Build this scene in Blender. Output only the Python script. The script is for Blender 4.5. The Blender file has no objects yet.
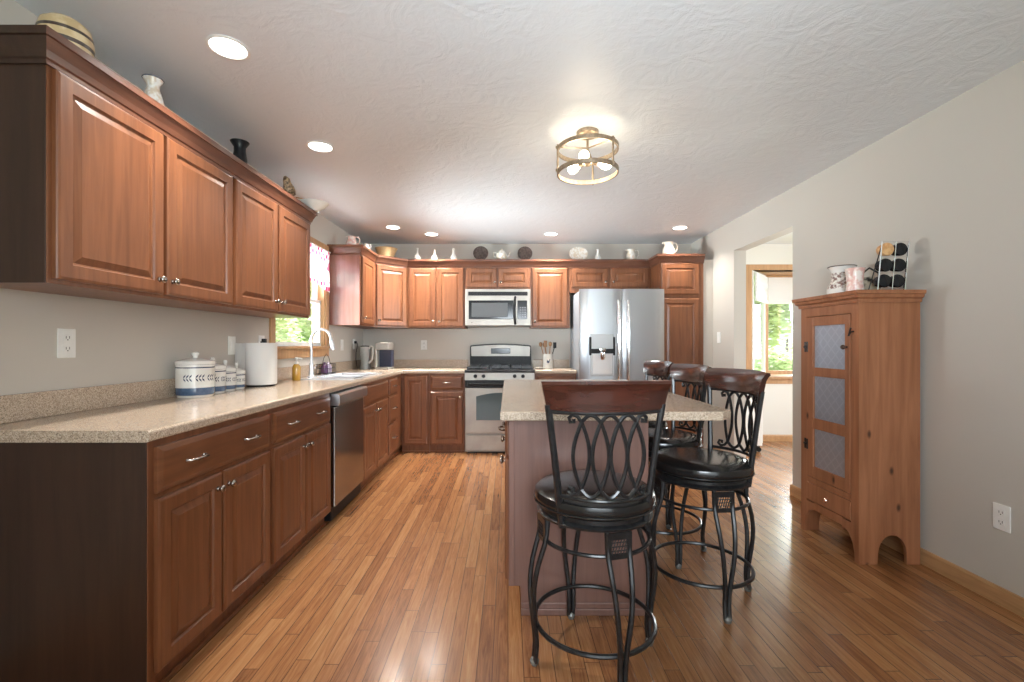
import bpy, bmesh, math, random
from math import sin, cos, pi, radians as R
from mathutils import Vector, Matrix
random.seed(7)
S = bpy.context.scene
C = S.collection
# ---------------------------------------------------------------- camera, world, light, exposure
XL, XR, D, H, CH = -1.79, 2.26, 5.63, 2.44, 1.19      # left wall, right wall, back wall, ceiling, camera height
cam = bpy.data.cameras.new('camera'); camo = bpy.data.objects.new('camera', cam); C.objects.link(camo)
camo.location = (0, 0, CH); camo.rotation_euler = (pi/2, 0, 0)
cam.sensor_width = 36; cam.lens = 455/1024*36; cam.shift_x = 4/1024; cam.shift_y = 4/1024; cam.clip_start = .02
S.camera = camo
S.view_settings.view_transform = 'Standard'; S.view_settings.look = 'None'
S.view_settings.gamma = 1; S.view_settings.use_curve_mapping = False
S.view_settings.exposure = 0.62
S.cycles.max_bounces = 10; S.cycles.diffuse_bounces = 6; S.cycles.glossy_bounces = 5
S.cycles.transmission_bounces = 8; S.cycles.transparent_max_bounces = 12
S.cycles.sample_clamp_indirect = 6; S.cycles.use_denoising = True; S.cycles.caustics_reflective = False
S.cycles.caustics_refractive = False
W = bpy.data.worlds.new('sky'); S.world = W; W.use_nodes = True
wn = W.node_tree; wn.nodes.clear()
wb = wn.nodes.new('ShaderNodeBackground'); wo = wn.nodes.new('ShaderNodeOutputWorld')
wb.inputs[0].default_value = (.86, .93, 1, 1); wb.inputs[1].default_value = 1.7
wn.links.new(wb.outputs[0], wo.inputs[0])
def area(name, loc, look, sx, sy, power, col=(1, 1, 1)):
    l = bpy.data.lights.new(name, 'AREA'); l.shape = 'RECTANGLE'; l.size = sx; l.size_y = sy
    l.energy = power; l.color = col
    o = bpy.data.objects.new(name, l); C.objects.link(o); o.location = loc
    o.rotation_euler = (Vector(look)-Vector(loc)).to_track_quat('-Z', 'Y').to_euler()
    return o
sun = bpy.data.lights.new('sun', 'SUN'); sun.energy = 13; sun.angle = R(2); sun.color = (1, .96, .88)
suno = bpy.data.objects.new('sun', sun); C.objects.link(suno); suno.rotation_euler = Vector((-.6, .08, -.80)).to_track_quat('-Z', 'Y').to_euler()
area('daylight_sink_window', (-3.4, 3.5, .95), (-1.6, 4.0, 1.68), 2.0, 1.3, 640, (.93, .97, 1))
area('daylight_bay_window', (5.0, 6.75, 1.6), (4.0, 5.4, 1.3), 1.3, 1.3, 150, (.95, .98, 1))
area('fill_dining', (6.1, 3.45, 1.6), (3.6, 3.9, 1.3), 1.7, 1.3, 170, (.95, .98, 1))  # added fill lamp outside the unseen side window, brightens the dining room
area('ceiling_fill', (.2, -.5, 1.5), (.35, 2.6, 2.44), .9, .9, 27, (.82, .92, 1)).data.spread = R(115)  # added fill lamp behind the camera, brightens the ceiling; no fixture there
area('fill_rear', (.3, -2.75, 1.35), (.3, 2, 1.5), 3.3, 1.9, 24, (.95, .98, 1))  # added fill lamp outside the unseen rear window, lights the room from behind

# ---------------------------------------------------------------- materials
def mat(name, col=(.5, .5, .5), rough=.5, metal=0, spec=.5, coat=0, emit=None, estr=0, trans=0, ior=1.45, coatr=.1):
    m = bpy.data.materials.new(name); m.use_nodes = True
    b = m.node_tree.nodes['Principled BSDF']
    b.inputs['Base Color'].default_value = (*col, 1); b.inputs['Roughness'].default_value = rough
    b.inputs['Metallic'].default_value = metal; b.inputs['Specular IOR Level'].default_value = spec
    b.inputs['Coat Weight'].default_value = coat; b.inputs['Coat Roughness'].default_value = coatr
    b.inputs['Transmission Weight'].default_value = trans; b.inputs['IOR'].default_value = ior
    if emit: b.inputs['Emission Color'].default_value = (*emit, 1); b.inputs['Emission Strength'].default_value = estr
    return m
def N(m, t, **kw):
    n = m.node_tree.nodes.new(t)
    for k, v in kw.items(): setattr(n, k, v)
    return n
def L(m, a, b): m.node_tree.links.new(a, b)
def bsdf(m): return m.node_tree.nodes['Principled BSDF']
def ramp(m, fac, stops):
    r = N(m, 'ShaderNodeValToRGB'); e = r.color_ramp.elements
    while len(e) < len(stops): e.new(.5)
    for el, (p, c) in zip(e, stops): el.position = p; el.color = (*c, 1)
    L(m, fac, r.inputs[0]); return r.outputs[0]
def coords(m, scale=(1, 1, 1), src='Object'):
    t = N(m, 'ShaderNodeTexCoord'); mp = N(m, 'ShaderNodeMapping'); mp.inputs['Scale'].default_value = scale
    L(m, t.outputs[src], mp.inputs[0]); return mp.outputs[0]
def noise(m, vec, scale=5, detail=3, rough=.5, dist=0):
    n = N(m, 'ShaderNodeTexNoise'); n.inputs['Scale'].default_value = scale; n.inputs['Detail'].default_value = detail
    n.inputs['Roughness'].default_value = rough; n.inputs['Distortion'].default_value = dist
    if vec is not None: L(m, vec, n.inputs['Vector'])
    return n.outputs['Fac']
def bump(m, h, strength=.2, dist=.002):
    b = N(m, 'ShaderNodeBump'); b.inputs['Strength'].default_value = strength; b.inputs['Distance'].default_value = dist
    L(m, h, b.inputs['Height']); L(m, b.outputs[0], bsdf(m).inputs['Normal']); return b
def mathn(m, op, a, b=None):
    n = N(m, 'ShaderNodeMath', operation=op)
    for i, v in enumerate((a, b)):
        if v is None: continue
        if isinstance(v, (int, float)): n.inputs[i].default_value = v
        else: L(m, v, n.inputs[i])
    return n.outputs[0]
def wood(name, dark, light, rough=.35, scale=(35, 35, 2.2), coat=.25, knots=False):
    m = mat(name, light, rough, coat=coat, coatr=.2)
    v = coords(m, scale); n1 = noise(m, v, 1.0, 5, .6, .6)
    v2 = coords(m, (4, 4, 1.2)); n2 = noise(m, v2, 1.2, 2, .5)
    mx = mathn(m, 'ADD', mathn(m, 'MULTIPLY', n1, .65), mathn(m, 'MULTIPLY', n2, .35))
    col = ramp(m, mx, [(.32, dark), (.62, light)])
    if knots:
        vo = N(m, 'ShaderNodeTexVoronoi', voronoi_dimensions='2D'); vo.inputs['Scale'].default_value = 1.0
        sp = N(m, 'ShaderNodeSeparateXYZ'); L(m, coords(m, (3.1, 3.1, 1.55)), sp.inputs[0])
        cb = N(m, 'ShaderNodeCombineXYZ'); L(m, mathn(m, 'ADD', sp.outputs[0], sp.outputs[1]), cb.inputs[0]); L(m, sp.outputs[2], cb.inputs[1])
        L(m, cb.outputs[0], vo.inputs['Vector'])
        k = ramp(m, vo.outputs['Distance'], [(.014, (.05, .02, .012)), (.045, (1, 1, 1))])
        mm = N(m, 'ShaderNodeMix', data_type='RGBA', blend_type='MULTIPLY'); mm.inputs[0].default_value = .85
        L(m, col, mm.inputs[6]); L(m, k, mm.inputs[7]); col = mm.outputs[2]
    L(m, col, bsdf(m).inputs['Base Color']); bump(m, n1, .06, .001)
    return m
def mottled(name, c1, c2, scale=30, rough=.3, **kw):
    m = mat(name, c1, rough, **kw); n = noise(m, coords(m), scale, 3)
    L(m, ramp(m, n, [(.42, c1), (.58, c2)]), bsdf(m).inputs['Base Color']); return m
CHERRY = wood('cherry_wood', (.118, .040, .016), (.215, .080, .033), .38, coat=.1)
CHERRY_H = wood('cherry_wood_rail', (.110, .038, .016), (.200, .075, .031), .36, coat=.1, scale=(3, 3, 35))
CROWN = wood('crown_cherry', (.085, .031, .018), (.150, .057, .030), .35, scale=(3, 3, 35))
DARK_END = wood('cherry_end_shaded', (.026, .011, .006), (.048, .021, .012), .4)  # cherry with the shade of the camera-facing ends darkened into its colour
ENDV = wood('cherry_glossy_veneer', (.20, .085, .065), (.30, .14, .11), .14, coat=1)
PURP = wood('island_panel_veneer', (.17, .088, .070), (.235, .125, .10), .35)
PINE = wood('aged_pine', (.23, .085, .036), (.40, .165, .078), .45, scale=(26, 26, 1.6), coat=.1, knots=True)
OAK = wood('golden_oak', (.36, .19, .085), (.52, .30, .145), .4, scale=(50, 4, 50), coat=.1)
OAKV = wood('golden_oak_upright', (.36, .19, .085), (.52, .30, .145), .4, coat=.1)
STOOLW = wood('mahogany_rail', (.024, .007, .005), (.065, .019, .013), .18, scale=(2.5, 30, 30), coat=.8)
STEEL = mat('brushed_steel', (.62, .62, .63), .3, 1)
n_ = noise(STEEL, coords(STEEL, (3, 3, 260)), 1, 2); bump(STEEL, n_, .05, .001)
FSTEEL = mat('fridge_steel', (.47, .48, .50), .36, 1)
n_ = noise(FSTEEL, coords(FSTEEL, (220, 220, 1.5)), 1, 2); bump(FSTEEL, n_, .04, .001)
LSTEEL = mottled('range_steel', (.36, .335, .305), (.41, .385, .35), 4, .42, metal=.5)
DSTEEL = mat('dark_stainless', (.30, .28, .27), .2, 1)
n_ = noise(DSTEEL, coords(DSTEEL, (3, 200, 3)), 1, 2); bump(DSTEEL, n_, .04, .001)
NICKEL = mat('nickel', (.34, .30, .27), .24, 1)
CHROME = mat('chrome', (.85, .86, .88), .12, 1)
GREYP = mottled('fridge_side_grey', (.30, .32, .35), (.33, .35, .38), 40, .45)
BLACK = mottled('black_enamel', (.008, .008, .009), (.014, .014, .015), 40, .4, spec=.3)
IRON = mottled('black_wrought_iron', (.009, .009, .010), (.018, .018, .019), 60, .30, coat=.2)
LEATHER = mat('black_leather', (.012, .011, .011), .22, coat=.3, coatr=.15)
bump(LEATHER, noise(LEATHER, coords(LEATHER), 180, 3), .03, .001)
BGLASS = mat('black_glass', (.01, .011, .013), .12, spec=.4)
OVENG = mat('oven_window_glass', (.06, .09, .10), .08, coat=.6)
WHITEP = mottled('white_plastic', (.80, .79, .76), (.84, .83, .80), 20, .35)
CERAM = mottled('white_ceramic', (.78, .76, .71), (.84, .82, .78), 12, .15, coat=.5)
SINKM = mottled('white_sink_enamel', (.56, .60, .65), (.60, .64, .68), 12, .12, coat=.6)
BLUEG = mottled('blue_glaze', (.045, .085, .16), (.075, .13, .23), 25, .2, coat=.4)
NAVYG = mat('navy_line_glaze', (.03, .04, .09), .2)
TAN = mottled('tan_crockery', (.55, .40, .22), (.68, .54, .34), 20, .35)
PAPER = mat('paper_towel', (.82, .80, .77), .9); bump(PAPER, noise(PAPER, coords(PAPER), 220, 2), .25, .002)
AMBER = mat('amber_soap', (.58, .32, .05), .1, coat=.6)
PINKC = mottled('pink_crockery', (.75, .45, .40), (.85, .74, .68), 35, .25)
BROWNP = mottled('brown_transferware', (.80, .76, .70), (.25, .16, .14), 60, .25)
FLORAL = mottled('floral_transferware', (.82, .80, .76), (.66, .57, .45), 40, .22)
WICKER = mat('wicker', (.50, .34, .16), .7)
wv = N(WICKER, 'ShaderNodeTexWave'); wv.inputs['Scale'].default_value = 30; wv.bands_direction = 'Z'; wv.inputs['Distortion'].default_value = 3
L(WICKER, coords(WICKER), wv.inputs[0]); L(WICKER, ramp(WICKER, wv.outputs[0], [(.2, (.30, .18, .08)), (.7, (.66, .50, .28))]), bsdf(WICKER).inputs[0]); bump(WICKER, wv.outputs[0], .6, .004)
DARKPLATE = mottled('dark_pewter', (.05, .035, .03), (.10, .075, .065), 40, .35)
PURPLE = mat('purple_soap', (.10, .04, .12), .15, coat=.4); LAV = mottled('lavender_label', (.50, .38, .62), (.75, .68, .80), 40, .4)
WOODU = wood('utensil_wood', (.20, .09, .035), (.42, .22, .10), .5)
BULB = mat('bulb_glass', (1, .95, .85), .3, emit=(1, .86, .62), estr=9)
LED = mat('recessed_lens', (1, 1, 1), .4, emit=(1, .97, .92), estr=6)
BRONZE = mottled('weathered_bronze', (.30, .23, .16), (.40, .31, .22), 60, .35, metal=.7)
PGLASS = mat('clear_glass', (.80, .83, .82), .08, trans=.6, ior=1.3, coat=.4)
SHADE = mat('pleated_shade', (.80, .80, .80), .8, trans=.0); bsdf(SHADE).inputs['Subsurface Weight'].default_value = 0
# window pane: thin architectural glass
PANE = bpy.data.materials.new('window_glass'); PANE.use_nodes = True; PANE.node_tree.nodes.clear()
_g = N(PANE, 'ShaderNodeBsdfGlossy'); _g.inputs['Roughness'].default_value = .02
_t = N(PANE, 'ShaderNodeBsdfTransparent'); _t.inputs[0].default_value = (.96, .98, .98, 1)
_m = N(PANE, 'ShaderNodeMixShader'); _m.inputs[0].default_value = .05; _o = N(PANE, 'ShaderNodeOutputMaterial')
L(PANE, _t.outputs[0], _m.inputs[1]); L(PANE, _g.outputs[0], _m.inputs[2]); L(PANE, _m.outputs[0], _o.inputs[0])
# granite laminate
GRAN = mat('granite_laminate', (.5, .4, .3), .22, coat=.3, coatr=.12)
_v = coords(GRAN); _vo = N(GRAN, 'ShaderNodeTexVoronoi'); _vo.inputs['Scale'].default_value = 330; L(GRAN, _v, _vo.inputs['Vector'])
_sp = N(GRAN, 'ShaderNodeSeparateColor'); L(GRAN, _vo.outputs['Color'], _sp.inputs[0])
_c1 = ramp(GRAN, _sp.outputs[0], [(.0, (.20, .15, .115)), (.15, (.36, .27, .20)), (.5, (.48, .37, .275)), (.85, (.60, .49, .38))])
L(GRAN, _c1, bsdf(GRAN).inputs['Base Color'])
# wall paint
def paint(name, c, bs=.12, sc=180):
    m = mat(name, c, .6, spec=.3); v = coords(m)
    n = noise(m, v, 1.1, 2); a = tuple(x*.975 for x in c); b = tuple(min(1, x*1.02) for x in c)
    L(m, ramp(m, n, [(.3, a), (.7, b)]), bsdf(m).inputs['Base Color']); bump(m, noise(m, v, sc, 2), bs, .001); return m
WALL = paint('greige_wall_paint', (.55, .515, .465))
WALL2 = paint('cream_dining_paint', (.72, .70, .66))
JAMBW = paint('white_jamb_paint', (.78, .77, .74))
# ceiling with swirled stomp texture
CEIL = mat('stomped_ceiling', (.74, .765, .80), .45, spec=.4)
_v = coords(CEIL); _n = noise(CEIL, _v, 5.5, 5, .55, 2.6); _n2 = noise(CEIL, _v, 26, 4, .6, 1.5)
bump(CEIL, mathn(CEIL, 'ADD', _n, mathn(CEIL, 'MULTIPLY', _n2, .35)), .24, .02)
# hardwood strips running away from the camera
FLOOR = mat('oak_strip_floor', (.4, .2, .1), .27, coat=.35, coatr=.16)
_t = N(FLOOR, 'ShaderNodeTexCoord'); _s = N(FLOOR, 'ShaderNodeSeparateXYZ'); L(FLOOR, _t.outputs['Object'], _s.inputs[0])
_xs = mathn(FLOOR, 'DIVIDE', _s.outputs[0], .0572); _row = mathn(FLOOR, 'FLOOR', _xs); _fx = mathn(FLOOR, 'FRACT', _xs)
_w1 = N(FLOOR, 'ShaderNodeTexWhiteNoise', noise_dimensions='1D'); L(FLOOR, _row, _w1.inputs['W'])
_ys = mathn(FLOOR, 'ADD', mathn(FLOOR, 'DIVIDE', _s.outputs[1], .85), mathn(FLOOR, 'MULTIPLY', _w1.outputs[0], 7.3))
_colm = mathn(FLOOR, 'FLOOR', _ys); _fy = mathn(FLOOR, 'FRACT', _ys)
_cb = N(FLOOR, 'ShaderNodeCombineXYZ'); L(FLOOR, _row, _cb.inputs[0]); L(FLOOR, _colm, _cb.inputs[1])
_w2 = N(FLOOR, 'ShaderNodeTexWhiteNoise', noise_dimensions='3D'); L(FLOOR, _cb.outputs[0], _w2.inputs['Vector'])
_mp = N(FLOOR, 'ShaderNodeMapping'); _mp.inputs['Scale'].default_value = (30, 1.6, 1); L(FLOOR, _t.outputs['Object'], _mp.inputs[0])
_off = N(FLOOR, 'ShaderNodeVectorMath', operation='MULTIPLY_ADD'); _off.inputs[1].default_value = (40, 40, 40)
L(FLOOR, _w2.outputs['Color'], _off.inputs[0]); L(FLOOR, _mp.outputs[0], _off.inputs[2])
_gr = noise(FLOOR, _off.outputs[0], 1.5, 6, .65, 2.4)
_k = mathn(FLOOR, 'ADD', mathn(FLOOR, 'MULTIPLY', _w2.outputs['Value'], .26), mathn(FLOOR, 'MULTIPLY', _gr, .74))
_fc = ramp(FLOOR, _k, [(.25, (.13, .047, .019)), (.42, (.26, .108, .042)), (.55, (.33, .150, .060)), (.72, (.42, .215, .095))])
_gx = mathn(FLOOR, 'LESS_THAN', mathn(FLOOR, 'ABSOLUTE', mathn(FLOOR, 'SUBTRACT', _fx, .5)), .478)
_gy = mathn(FLOOR, 'LESS_THAN', mathn(FLOOR, 'ABSOLUTE', mathn(FLOOR, 'SUBTRACT', _fy, .5)), .4985)
_gg = mathn(FLOOR, 'MULTIPLY', _gx, _gy)
_mx = N(FLOOR, 'ShaderNodeMix', data_type='RGBA'); L(FLOOR, _gg, _mx.inputs[0]); _mx.inputs[6].default_value = (.07, .03, .015, 1); L(FLOOR, _fc, _mx.inputs[7])
L(FLOOR, _mx.outputs[2], bsdf(FLOOR).inputs['Base Color'])
bump(FLOOR, mathn(FLOOR, 'ADD', _gg, mathn(FLOOR, 'MULTIPLY', _gr, .15)), .35, .0012)
# punched tin with diagonal lattice of dots
TIN = mat('punched_tin', (.50, .53, .60), .42, .75)
_v = coords(TIN); _vo = N(TIN, 'ShaderNodeTexVoronoi'); _vo.inputs['Scale'].default_value = 75; L(TIN, _v, _vo.inputs['Vector'])
_sx = N(TIN, 'ShaderNodeSeparateXYZ'); L(TIN, _v, _sx.inputs[0])
def _diag(sg):
    a = mathn(TIN, 'ADD', mathn(TIN, 'MULTIPLY', _sx.outputs[0], 15), mathn(TIN, 'MULTIPLY', _sx.outputs[2], 15*sg))
    return mathn(TIN, 'LESS_THAN', mathn(TIN, 'ABSOLUTE', mathn(TIN, 'SUBTRACT', mathn(TIN, 'FRACT', a), .5)), .09)
_dg = mathn(TIN, 'MAXIMUM', _diag(1), _diag(-1))
_h = mathn(TIN, 'ADD', mathn(TIN, 'MULTIPLY', _vo.outputs['Distance'], .5), _dg)
L(TIN, ramp(TIN, _dg, [(0, (.46, .51, .60)), (1, (.52, .57, .66))]), bsdf(TIN).inputs['Base Color']); bump(TIN, _h, .3, .003)
# valance fabric: white with a checked pink band given by height and flowers
VAL = mat('valance_fabric', (.9, .88, .88), .9); _v = coords(VAL)
_ck = N(VAL, 'ShaderNodeTexChecker'); _ck.inputs['Scale'].default_value = 26; _ck.inputs[1].default_value = (.85, .8, .82, 1); _ck.inputs[2].default_value = (.62, .10, .22, 1); L(VAL, _v, _ck.inputs[0])
_sz = N(VAL, 'ShaderNodeSeparateXYZ'); L(VAL, _v, _sz.inputs[0])
_bd = mathn(VAL, 'MAXIMUM', mathn(VAL, 'GREATER_THAN', _sz.outputs[2], -.10), mathn(VAL, 'LESS_THAN', _sz.outputs[2], -.30))
_fl = noise(VAL, _v, 9, 1); _fcol = ramp(VAL, _fl, [(.60, (.88, .88, .88)), (.66, (.60, .2, .3))])
_mx = N(VAL, 'ShaderNodeMix', data_type='RGBA'); L(VAL, _bd, _mx.inputs[0]); L(VAL, _fcol, _mx.inputs[6]); L(VAL, _ck.outputs[0], _mx.inputs[7]); L(VAL, _mx.outputs[2], bsdf(VAL).inputs[0])
# foliage
def leafmat(name, a, b):
    m = mat(name, a, .6); g = N(m, 'ShaderNodeNewGeometry')
    L(m, ramp(m, g.outputs['Random Per Island'], [(0, a), (1, b)]), bsdf(m).inputs['Base Color'])
    tr = N(m, 'ShaderNodeBsdfTranslucent'); tr.inputs[0].default_value = (*b, 1); ms = N(m, 'ShaderNodeMixShader'); ms.inputs[0].default_value = .35
    o = m.node_tree.nodes['Material Output']; L(m, bsdf(m).outputs[0], ms.inputs[1]); L(m, tr.outputs[0], ms.inputs[2]); L(m, ms.outputs[0], o.inputs[0]); return m
LEAF = leafmat('pale_leaves', (.44, .48, .28), (.78, .80, .60)); LEAF2 = leafmat('green_leaves', (.32, .42, .19), (.68, .76, .50))
BARK = mottled('bark', (.10, .07, .05), (.17, .13, .10), 20, .9); GRASS = mottled('grass', (.16, .26, .07), (.26, .36, .12), 8, .9)

# ---------------------------------------------------------------- mesh helpers
def obj(name, bm, m, parent=None, smooth=False, loc=None, rotz=None):
    bmesh.ops.recalc_face_normals(bm, faces=bm.faces[:])
    me = bpy.data.meshes.new(name); bm.to_mesh(me); bm.free()
    for x in (m if isinstance(m, (list, tuple)) else [m]): me.materials.append(x)
    if smooth: me.shade_smooth(); me.set_sharp_from_angle(angle=R(38))
    o = bpy.data.objects.new(name, me); C.objects.link(o)
    if parent: o.parent = parent
    if loc: o.location = loc
    if rotz: o.rotation_euler.z = rotz
    return o
def BM(): return bmesh.new()
def box(bm, x0, x1, y0, y1, z0, z1, bev=0, mi=0):
    vs = [bm.verts.new((x, y, z)) for z in (z0, z1) for (x, y) in ((x0, y0), (x1, y0), (x1, y1), (x0, y1))]
    F = [(3, 2, 1, 0), (4, 5, 6, 7), (0, 1, 5, 4), (1, 2, 6, 5), (2, 3, 7, 6), (3, 0, 4, 7)]
    fs = [bm.faces.new([vs[i] for i in f]) for f in F]
    for f in fs: f.material_index = mi
    if bev:
        es = list({e for f in fs for e in f.edges})
        r = bmesh.ops.bevel(bm, geom=es, offset=bev, segments=2, profile=.5, affect='EDGES')
        for f in r['faces']: f.material_index = mi
    return bm
def bx(*a, **k): return box(BM(), *a, **k)
def lathe(bm, prof, seg=28, c=(0, 0, 0), mi=0, axis='z', mats=None):
    rings = []
    for r, z in prof:
        if r < 1e-5: rings.append([bm.verts.new((0, 0, z))])
        else: rings.append([bm.verts.new((r*cos(2*pi*i/seg), r*sin(2*pi*i/seg), z)) for i in range(seg)])
    nv = [v for ring in rings for v in ring]
    for k in range(len(rings)-1):
        a, b = rings[k], rings[k+1]; m_ = mats[k] if mats else mi
        for i in range(seg):
            j = (i+1) % seg
            if len(a) == 1 and len(b) == 1: continue
            if len(a) == 1: f = bm.faces.new((a[0], b[j], b[i]))
            elif len(b) == 1: f = bm.faces.new((a[i], a[j], b[0]))
            else: f = bm.faces.new((a[i], a[j], b[j], b[i]))
            f.material_index = m_
    shut = prof[0] == prof[-1]
    for ring in (rings[0], rings[-1]):
        if len(ring) > 1 and not shut:
            try: bm.faces.new(ring).material_index = mi
            except ValueError: pass
    if shut and prof[0][0] > 1e-5: bmesh.ops.remove_doubles(bm, verts=rings[0]+rings[-1], dist=1e-6); nv = [v for v in nv if v.is_valid]
    if axis == 'y': M = Matrix.Rotation(pi/2, 4, 'X')       # z -> -y
    elif axis == 'x': M = Matrix.Rotation(pi/2, 4, 'Y')
    else: M = Matrix.Identity(4)
    M = Matrix.Translation(c) @ M
    for v in nv: v.co = M @ v.co
    return bm
def tube(bm, pts, r, seg=8, closed=False, mi=0):
    P = [Vector(p) for p in pts]; n = len(P); rings = []
    rr = r if isinstance(r, (list, tuple)) else [r]*n
    up = None
    for i in range(n):
        if closed: t = P[(i+1) % n]-P[i-1]
        else: t = P[min(i+1, n-1)]-P[max(i-1, 0)]
        t.normalize()
        if up is None: up = Vector((0, 0, 1)) if abs(t.z) < .9 else Vector((1, 0, 0))
        a = t.cross(up)
        if a.length < 1e-4: a = t.orthogonal()
        a.normalize(); b = t.cross(a).normalized(); up = -b if False else a.cross(t).normalized()
        rings.append([bm.verts.new(P[i]+rr[i]*(a*cos(2*pi*k/seg)+b*sin(2*pi*k/seg))) for k in range(seg)])
    m_ = n if closed else n-1
    for i in range(m_):
        A, B = rings[i], rings[(i+1) % n]
        for k in range(seg):
            bm.faces.new((A[k], A[(k+1) % seg], B[(k+1) % seg], B[k])).material_index = mi
    if not closed:
        bm.faces.new(rings[0]); bm.faces.new(rings[-1][::-1])
    return bm
def ring(bm, rad, z, r, n=40, seg=8, c=(0, 0)):
    return tube(bm, [(c[0]+rad*cos(2*pi*i/n), c[1]+rad*sin(2*pi*i/n), z) for i in range(n)], r, seg, True)
def prism(bm, poly, z0, z1, plane='xy', bev=0, mi=0):
    def P(a, b, c):
        return {'xy': (a, b, c), 'xz': (a, c, b), 'yz': (c, a, b)}[plane]
    lo = [bm.verts.new(P(a, b, z0)) for a, b in poly]; hi = [bm.verts.new(P(a, b, z1)) for a, b in poly]
    n = len(poly); fs = [bm.faces.new(lo[::-1]), bm.faces.new(hi)]
    for i in range(n): fs.append(bm.faces.new((lo[i], lo[(i+1) % n], hi[(i+1) % n], hi[i])))
    for f in fs: f.material_index = mi
    if bev:
        es = list({e for f in fs[:2] for e in f.edges})
        bmesh.ops.bevel(bm, geom=es, offset=bev, segments=2, profile=.5, affect='EDGES')
    return bm
def sweep(bm, path, prof, side=1, seg_mi=None):
    """mitred moulding: path in plan, profile = (outward, z); side=1 puts outward on the right of travel"""
    P = [Vector(p) for p in path]; n = len(P); rings = []
    for i in range(n):
        d0 = (P[i]-P[i-1]).normalized() if i > 0 else None
        d1 = (P[i+1]-P[i]).normalized() if i < n-1 else None
        nn = [Vector((d.y, -d.x))*side for d in (d0, d1) if d is not None]
        if len(nn) == 2:
            m_ = (nn[0]+nn[1]).normalized(); m_ = m_/max(.3, m_.dot(nn[0]))
        else: m_ = nn[0]
        rings.append([bm.verts.new((P[i].x+m_.x*o, P[i].y+m_.y*o, z)) for o, z in prof])
    k = len(prof)
    for i in range(n-1):
        for j in range(k):
            f = bm.faces.new((rings[i][j], rings[i+1][j], rings[i+1][(j+1) % k], rings[i][(j+1) % k]))
            if seg_mi: f.material_index = seg_mi[i]
    bm.faces.new(rings[0]); bm.faces.new(rings[-1][::-1])
    return bm
def nested(bm, x0, x1, z0, z1, prof, y=0.0):
    """panel whose front is nested rectangles: prof = (inset, forward) ; forward is toward -Y"""
    rs = []
    for ins, f in prof:
        rs.append([bm.verts.new(p) for p in ((x0+ins, y-f, z0+ins), (x1-ins, y-f, z0+ins), (x1-ins, y-f, z1-ins), (x0+ins, y-f, z1-ins))])
    for a, b in zip(rs, rs[1:]):
        for i in range(4): bm.faces.new((a[i], a[(i+1) % 4], b[(i+1) % 4], b[i]))
    bm.faces.new(rs[0][::-1]); bm.faces.new(rs[-1]); return bm
def door_bm(x0, x1, z0, z1, t=.02, fr=.052):
    if min(x1-x0, z1-z0) < .2: fr = min(fr, .038)
    return nested(BM(), x0, x1, z0, z1, [(0, 0), (0, t-.006), (.004, t-.002), (.010, t), (fr, t), (fr+.004, t-.007), (fr+.010, t-.009), (fr+.032, t-.002), (fr+.034, t-.001)])
def drawer_bm(x0, x1, z0, z1, t=.02):
    return nested(BM(), x0, x1, z0, z1, [(0, 0), (0, t-.009), (.004, t-.006), (.016, t-.001), (.019, t)])
def tag(o, label, cat, group=None, kind=None):
    o['label'] = label; o['category'] = cat
    if group: o['group'] = group
    if kind: o['kind'] = kind
    return o
def thing(name, label, cat, loc=(0, 0, 0), rotz=0, group=None):
    o = bpy.data.objects.new(name, None); C.objects.link(o); o.empty_display_size = .1
    o.location = loc; o.rotation_euler = (0, 0, rotz); return tag(o, label, cat, group)
def struct(name, bm, m, smooth=False, label=None):
    o = obj(name, bm, m, smooth=smooth); o['kind'] = 'structure'
    if label: o['label'] = label
    return o
KN = BM(); lathe(KN, [(.0, .028), (.008, .027), (.0145, .022), (.015, .018), (.011, .013), (.006, .010), (.006, .003), (.011, .0)], 16, axis='y')
KNOB = bpy.data.meshes.new('knob'); 
bmesh.ops.recalc_face_normals(KN, faces=KN.faces[:]); KN.to_mesh(KNOB); KN.free(); KNOB.materials.append(NICKEL); KNOB.shade_smooth()
PB = BM(); tube(PB, [(-.045, 0, 0), (-.045, -.016, 0), (-.032, -.026, .001), (0, -.03, .002), (.032, -.026, .001), (.045, -.016, 0), (.045, 0, 0)], [.006, .005, .0055, .007, .0055, .005, .006], 8)
PULL = bpy.data.meshes.new('handle'); PB.to_mesh(PULL); PB.free(); PULL.materials.append(NICKEL); PULL.shade_smooth()
def inst(name, me, parent, loc, rotz=0):
    o = bpy.data.objects.new(name, me); C.objects.link(o); o.parent = parent; o.location = loc; o.rotation_euler.z = rotz; return o
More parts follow.
